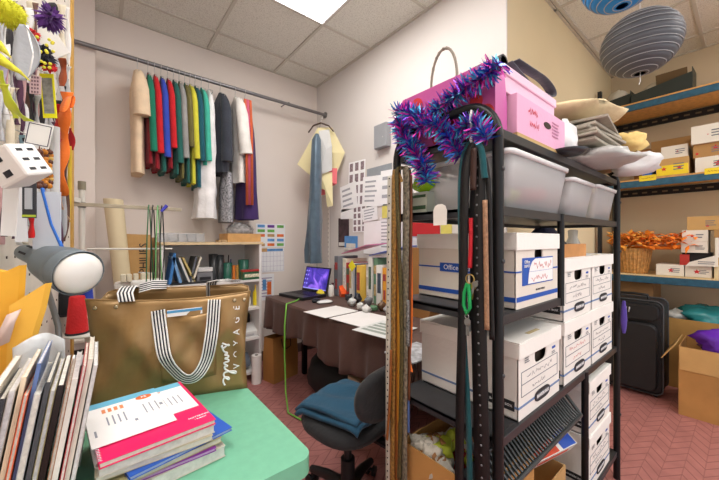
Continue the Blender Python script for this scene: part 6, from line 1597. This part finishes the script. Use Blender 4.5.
# ---- upright magazines at the left edge
hold = [((214, 206, 192), 'cream spiral bound pad', .010), ((52, 54, 60), 'black glossy magazine', .008), ((186, 180, 168), 'grey catalogue', .010), ((226, 210, 180), 'buff folder', .007), ((224, 98, 50), 'orange red folder', .006), ((96, 120, 170), 'blue magazine', .006), ((200, 204, 204), 'silver grey magazine', .010), ((70, 74, 78), 'charcoal magazine', .007), ((178, 166, 120), 'olive tan magazine', .008), ((44, 34, 32), 'black and gold brochure', .010), ((160, 110, 80), 'brown catalogue', .006), ((222, 218, 210), 'white catalogue', .009), ((170, 50, 56), 'crimson magazine', .006), ((218, 210, 196), 'ivory magazine', .008), ((200, 196, 190), 'pale magazine', .007)]
x = -.180; rg = random.Random(12)
for i, (c_, nm, th) in enumerate(hold):
    lean = R(9); h = .285 + rg.uniform(-.03, .03); dep = .19 + rg.uniform(-.02, .015); y0 = .79 + rg.uniform(-.008, .02)
    t = thing('magazine', f'{nm} standing in the upright row at the left edge of the table', 'magazine', (x, y0, TZ + .002), 0, 'upright magazines at the table edge')
    M_ = Euler((0, lean, 0)).to_matrix(); th2 = th * .86
    MB().box(M_ @ Vector((0, dep / 2, h / 2)), (th2 * .8, dep - .003, h - .003), M_).build('pages', paper('mag pages %d' % (i % 3), [(226, 222, 212), (206, 200, 188), (216, 214, 214)][i % 3], var=.15, scale=120), t)
    k = MB()
    for s in (-1, 1): k.box(M_ @ Vector((s * th2 * .46, dep / 2, h / 2)), (.0012, dep, h), M_)
    if i % 2: k.box(M_ @ Vector((0, -.0, h / 2)), (th2, .0012, h), M_)
    k.build('cover', paper('mag cover ' + nm, c_, rough=.3, var=.15, scale=20), t)
    x += th + .0012
# white fabric sleeve and plastic bag over the rear of the row
kk = MB(); kk.grid(lambda u, v: Vector((-.15 + .085 * u, 1.04 + .012 * math.sin(u * 7 + v * 4), TZ + .29 * v + .02 * math.sin(u * 3) * v)), 14, 10)
world(kk, 'plastic_sleeve', 'clear plastic sleeve standing behind the upright magazines', 'sleeve', mat('clear sleeve', (226, 230, 232), .2, var=0, alpha=.75, bump=.5, bscale=25), solid=.002)
k = MB()
for i in range(9):
    M_ = Euler((0, R(7), 0)).to_matrix(); k.box(Vector((-.08 + .0052 * i, 1.035, TZ)) + M_ @ Vector((0, 0, .12 - .001 * i)), (.004, .09, .24), M_, i % 2)
world(k, 'paper_bundle', 'bundle of white and grey papers standing beside the tote bag', 'papers', [m_sheet, paper('sheet grey', (176, 178, 182))])
# yellow envelopes
m_env = paper('golden envelope', (240, 178, 52), rough=.6, var=.05, bump=.15)
def env(label, pts, Y, th, m):
    q = [P(px, py, Y=Y) for px, py in pts]; n = len(q); a = q; b2 = [v + Vector((.01, th, 0)) for v in q]
    k = MB(); k.add(a, [tuple(range(n))[::-1]]); k.add(b2, [tuple(range(n))]); k.add(a + b2, [(i, (i + 1) % n, n + (i + 1) % n, n + i) for i in range(n)])
    return world(k, 'padded_envelope', label, 'envelope', m, bevel=.0015)
env('golden yellow envelope at the far left edge, upright behind the magazines', [(-20, 470), (-14, 268), (4, 272), (20, 265), (16, 330), (4, 470)], 1.09, .008, m_env)
env('golden yellow envelope with a pointed corner in front of the lamp stem', [(2, 455), (9, 306), (30, 293), (46, 283), (40, 310), (27, 350), (18, 455)], 1.06, .008, mat('amber envelope', (246, 188, 70), .6, var=.04))
world(MB().strip([P(2, 345, Y=1.045), P(8, 325, Y=1.045), P(14, 312, Y=1.045)], Vector((.022, 0, .01)), .01), 'tissue', 'crumpled pinkish tissue stuck between the two yellow envelopes', 'tissue', paper('pink tissue', (226, 200, 190)))

# ---- desk lamp
m_lg = mat('lamp grey enamel', (112, 122, 128), .4, var=.04, metal=.1)
tail = P(24, 252, D=.94); mouth = P(76, 272, D=.86); ax = (mouth - tail).normalized()
o1 = ax.cross(Vector((0, 0, 1))).normalized(); o2 = o1.cross(ax)
base = P(60, 400, D=.92); base.z = TZ
lm = thing('desk_lamp', 'grey gooseneck desk lamp with a large white bulb', 'lamp', base)
def LR(t_, r): 
    c = tail + (mouth - tail) * t_ - base
    return [c + o1 * r * math.cos(a) + o2 * r * math.sin(a) for a in [2 * math.pi * i / 28 for i in range(28)]]
MB().loft([LR(-.02, .010), LR(0, .022), LR(.25, .026), LR(.42, .032), LR(.48, .044), LR(.8, .057), LR(1.06, .0615), LR(1.065, .0595), LR(.8, .058), LR(.5, .047)], caps=True).build('lamp_shade', m_lg, lm)
vt = MB()
for i in range(5):
    a = R(20 + 50 * i); n_ = o1 * math.cos(a) + o2 * math.sin(a); c = tail + (mouth - tail) * .2 - base + n_ * .0285
    vt.box(c, (.03, .006, .002), basis(ax, n_.cross(ax)))
vt.build('vent_slot', m_ink, lm)
bm = MB(); c = tail + (mouth - tail) * 1.0 - base
Mx = Matrix((o1, o2, ax)).transposed()
bm.ball(c + ax * .012, (.056, .056, .032), 26, 12, M=Mx); bm.build('bulb', mat('frosted bulb', (236, 234, 228), .25, var=0, coat=.3), lm)
nk = [P(48, 266, D=.93), P(46, 277, D=.935), P(48, 292, D=.935), P(53, 308, D=.93), P(58, 325, D=.925), P(60, 350, D=.92), P(60, 400, D=.92), base + Vector((0, 0, .02))]
MB().tube([p - base for p in nk], .0075, 10).build('gooseneck', mat('neck grey', (128, 128, 128), .4, metal=.4, var=.03), lm)
MB().cyl((0, 0, 0), (0, 0, .02), .05, n=24).build('base', m_lg, lm)

# ================================================================== belts and trims on the rack's arched end
def belt(label, pts, D0, w, m, name='belt', cat='belt', th=.004, wv=(.0, -1, 0), X=None, extra=None, studs=None, loc=None):
    q = [P(px, py, X=X) for px, py in pts]
    for _ in range(2):
        o = [q[0]]
        for a, b in zip(q, q[1:]): o += [a.lerp(b, .25), a.lerp(b, .75)]
        q = o + [q[-1]]
    k = MB().strip(q, Vector(wv) * w, th, 0)
    mats = [m]
    if studs:
        mats.append(studs); L = 0
        for a, b in zip(q, q[1:]):
            n = max(1, int((b - a).length / .022))
            for i in range(n): k.ball(a.lerp(b, (i + .5) / n) + Vector((-th * .8, 0, 0)), (.002, .0032, .0032), 6, 4, 1)
    return world(k, name, label, cat, mats)
m_tape = mat('tape white', (206, 202, 190), .5, var=.05); m_old = mat('braid gold', (150, 112, 54), .5, var=.5, scale=90, bump=.5, bscale=120)
m_brn = mat('leather tan', (146, 88, 38), .45, var=.15); m_gold = mat('mustard strap', (196, 136, 40), .5, var=.1); m_cam = mat('snake print', (112, 104, 88), .5, var=.7, scale=90); m_olv = mat('olive braid', (84, 74, 40), .6, var=.4, scale=120, bump=.5, bscale=140)
XL = .846
belt('white studded tape leftmost in the bundle of trims on the rack corner', [(390, 176), (389, 260), (388, 360), (388, 500)], 1, .022, m_tape, 'trim_tape', 'trim', X=XL, studs=m_ink)
belt('gold braid with a looped head hanging second in the bundle', [(401, 182), (397, 172), (394, 168), (394, 260), (393, 380), (392, 500)], 1, .022, m_old, 'trim_braid', 'trim', X=XL - .008)
belt('tan leather belt hanging in the middle of the bundle on the rack corner', [(398, 176), (398, 300), (397, 420), (397, 500)], 1, .024, m_brn, X=XL - .003)
belt('mustard yellow strap hanging in the middle of the bundle', [(400, 270), (399, 380), (400, 460)], 1, .02, m_gold, 'strap', 'strap', X=XL - .006)
belt('snakeskin patterned belt with a looped top in the bundle', [(400, 170), (404, 165), (407, 172), (405, 300), (404, 400), (404, 500)], 1, .028, m_cam, X=XL - .014)
belt('olive braided cord belt with a tassel in the bundle', [(403, 167), (399, 166), (396, 172), (399, 240), (402, 330), (401, 400), (399, 480)], 1, .016, m_olv, 'trim_braid', 'trim', X=XL - .02)
belt('brown belt rightmost in the bundle of trims', [(408, 168), (411, 180), (409, 300), (408, 400)], 1, .018, mat('leather brown', (104, 58, 30), .45, var=.15), X=XL - .004)
belt('red orange cord hanging right of the snakeskin belt', [(411, 240), (412, 330), (409, 360), (412, 372)], 1, .008, m_or, 'cord', 'cord', X=XL + .0)
belt('black white chequered narrow trim beside the red cord', [(408, 300), (408, 346)], 1, .012, mat('chequer', (120, 120, 120), .5, var=.95, scale=150), 'trim_tape', 'trim', X=XL - .018)
belt('blue strip hanging low in the bundle beside the snakeskin belt', [(409, 352), (408, 400), (408, 432)], 1, .012, mat('strip blue', (90, 120, 180), .5), 'strap', 'strap', X=XL - .001)
belt('dark brown long belt at the left of the bundle reaching the chair', [(391, 350), (390, 400), (387, 440)], 1, .010, mat('leather rust', (150, 90, 40), .45), X=XL - .022)
# hook and belts at the middle of the arch
hp = P(475, 128, X=.858)
hkk = thing('metal_hook', 'white S hook over the rack arch holding the black belts', 'hook', hp)
MB().tube([(0, 0, .03), (-.02, 0, .045), (-.025, 0, .02), (-.02, 0, -.01), (-.022, 0, -.04), (-.012, 0, -.055), (.0, 0, -.045)], .004, 8).build('hook', plastic('hook white', (220, 220, 222)), hkk)
m_lb = mat('black leather', (20, 20, 22), .4, var=.1); XC = .838
m_tl = cloth('teal strap', (24, 84, 92)); m_rc = mat('red lanyard', (196, 26, 40), .6, bump=.5, bscale=150)
belt('wide black leather belt leftmost on the white hook', [(474, 142), (466, 158), (464, 200), (463, 300), (460, 400), (459, 500)], 1, .028, m_lb, X=XC - .006)
belt('teal strap folded behind the black belts on the white hook', [(472, 140), (464, 150), (460, 180), (461, 240), (463, 330), (469, 420), (470, 500)], 1, .017, m_tl, 'strap', 'strap', X=XC + .008)
belt('teal suede strap end at the right side of the hook', [(477, 142), (482, 150), (484, 172), (485, 178)], 1, .018, m_tl, 'strap', 'strap', X=XC - .01)
belt('black belt with punched holes, widest on the white hook', [(476, 142), (478, 160), (477, 240), (479, 340), (481, 420), (483, 500)], 1, .046, m_lb, X=XC, studs=mat('hole shine', (120, 120, 124), .4, var=0))
belt('tan stitched belt at the right of the hanging belts', [(485, 200), (486, 260), (487, 330)], 1, .013, mat('stitched tan', (166, 128, 100), .5, var=.3, scale=120), X=XC - .012)
belt('black belt beside the tan stitched one on the hook', [(478, 142), (489, 170), (490, 260), (492, 340)], 1, .014, m_lb, X=XC - .004)
belt('brown leather key strap on the white hook', [(474, 148), (473, 190)], 1, .018, mat('leather dark', (58, 34, 28), .45), 'strap', 'strap', X=XC - .016)
belt('red braided lanyard holding the keys', [(471, 218), (471, 240), (470, 268)], 1, .009, m_rc, 'lanyard', 'lanyard', X=XC - .018, th=.008)
kc = P(470, 279, X=XC - .02)
kt = thing('key_ring', 'brass key ring with keys and green clip below the red lanyard', 'key ring', kc)
m_brass = mat('brass', (190, 160, 96), .3, metal=.8, var=.05)
MB().tube([(0, .013 * math.cos(a), .013 * math.sin(a)) for a in [2 * math.pi * i / 18 for i in range(18)]], .0018, 6, closed=True).build('ring', m_brass, kt)
for i, (y, z, an, m_) in enumerate(((-.012, -.02, 8, m_brass), (-.02, -.012, 22, mat('nickel', (150, 148, 144), .3, metal=.8, var=.05)))):
    k = MB(); Mk = Euler((R(an), 0, 0)).to_matrix()
    k.poly([(.009 * math.cos(a), .009 * math.sin(a)) for a in [2 * math.pi * j / 14 for j in range(14)]], (-.004 * i - .003, y, z), Mk @ Vector((0, -1, 0)), Mk @ Vector((0, 0, 1)), .0018)
    k.box(Vector((-.004 * i - .003, y, z)) + Mk @ Vector((0, 0, -.022)), (.0018, .007, .03), Mk); k.build('key', m_, kt)
g_ = plastic('green clip', (20, 160, 84))
MB().tube([(-.008, .004, -.012), (-.01, .012, -.04), (-.01, .014, -.075), (-.01, .004, -.10), (-.01, -.006, -.08), (-.01, -.004, -.04), (-.008, .0, -.014)], .0052, 8).build('carabiner', g_, kt)
k = MB(); k.poly([(.010 * math.cos(a), .012 * math.sin(a)) for a in [2 * math.pi * j / 14 for j in range(14)]], (-.01, .002, -.122), (0, -1, 0), (0, 0, 1), .002); k.box((-.01, .002, -.145), (.002, .009, .03)); k.build('key', mat('nickel', (150, 148, 144)), kt)
MB().tube([(-.01, .004 + .006 * math.cos(a), -.106 + .006 * math.sin(a)) for a in [2 * math.pi * i / 14 for i in range(14)]], .0012, 5, closed=True).build('ring', m_wire, kt)
# everything with a category that is not marked otherwise is a countable thing
for o in bpy.data.objects:
    if o.parent is None and o.get('category') and not o.get('kind'): o['kind'] = 'thing'
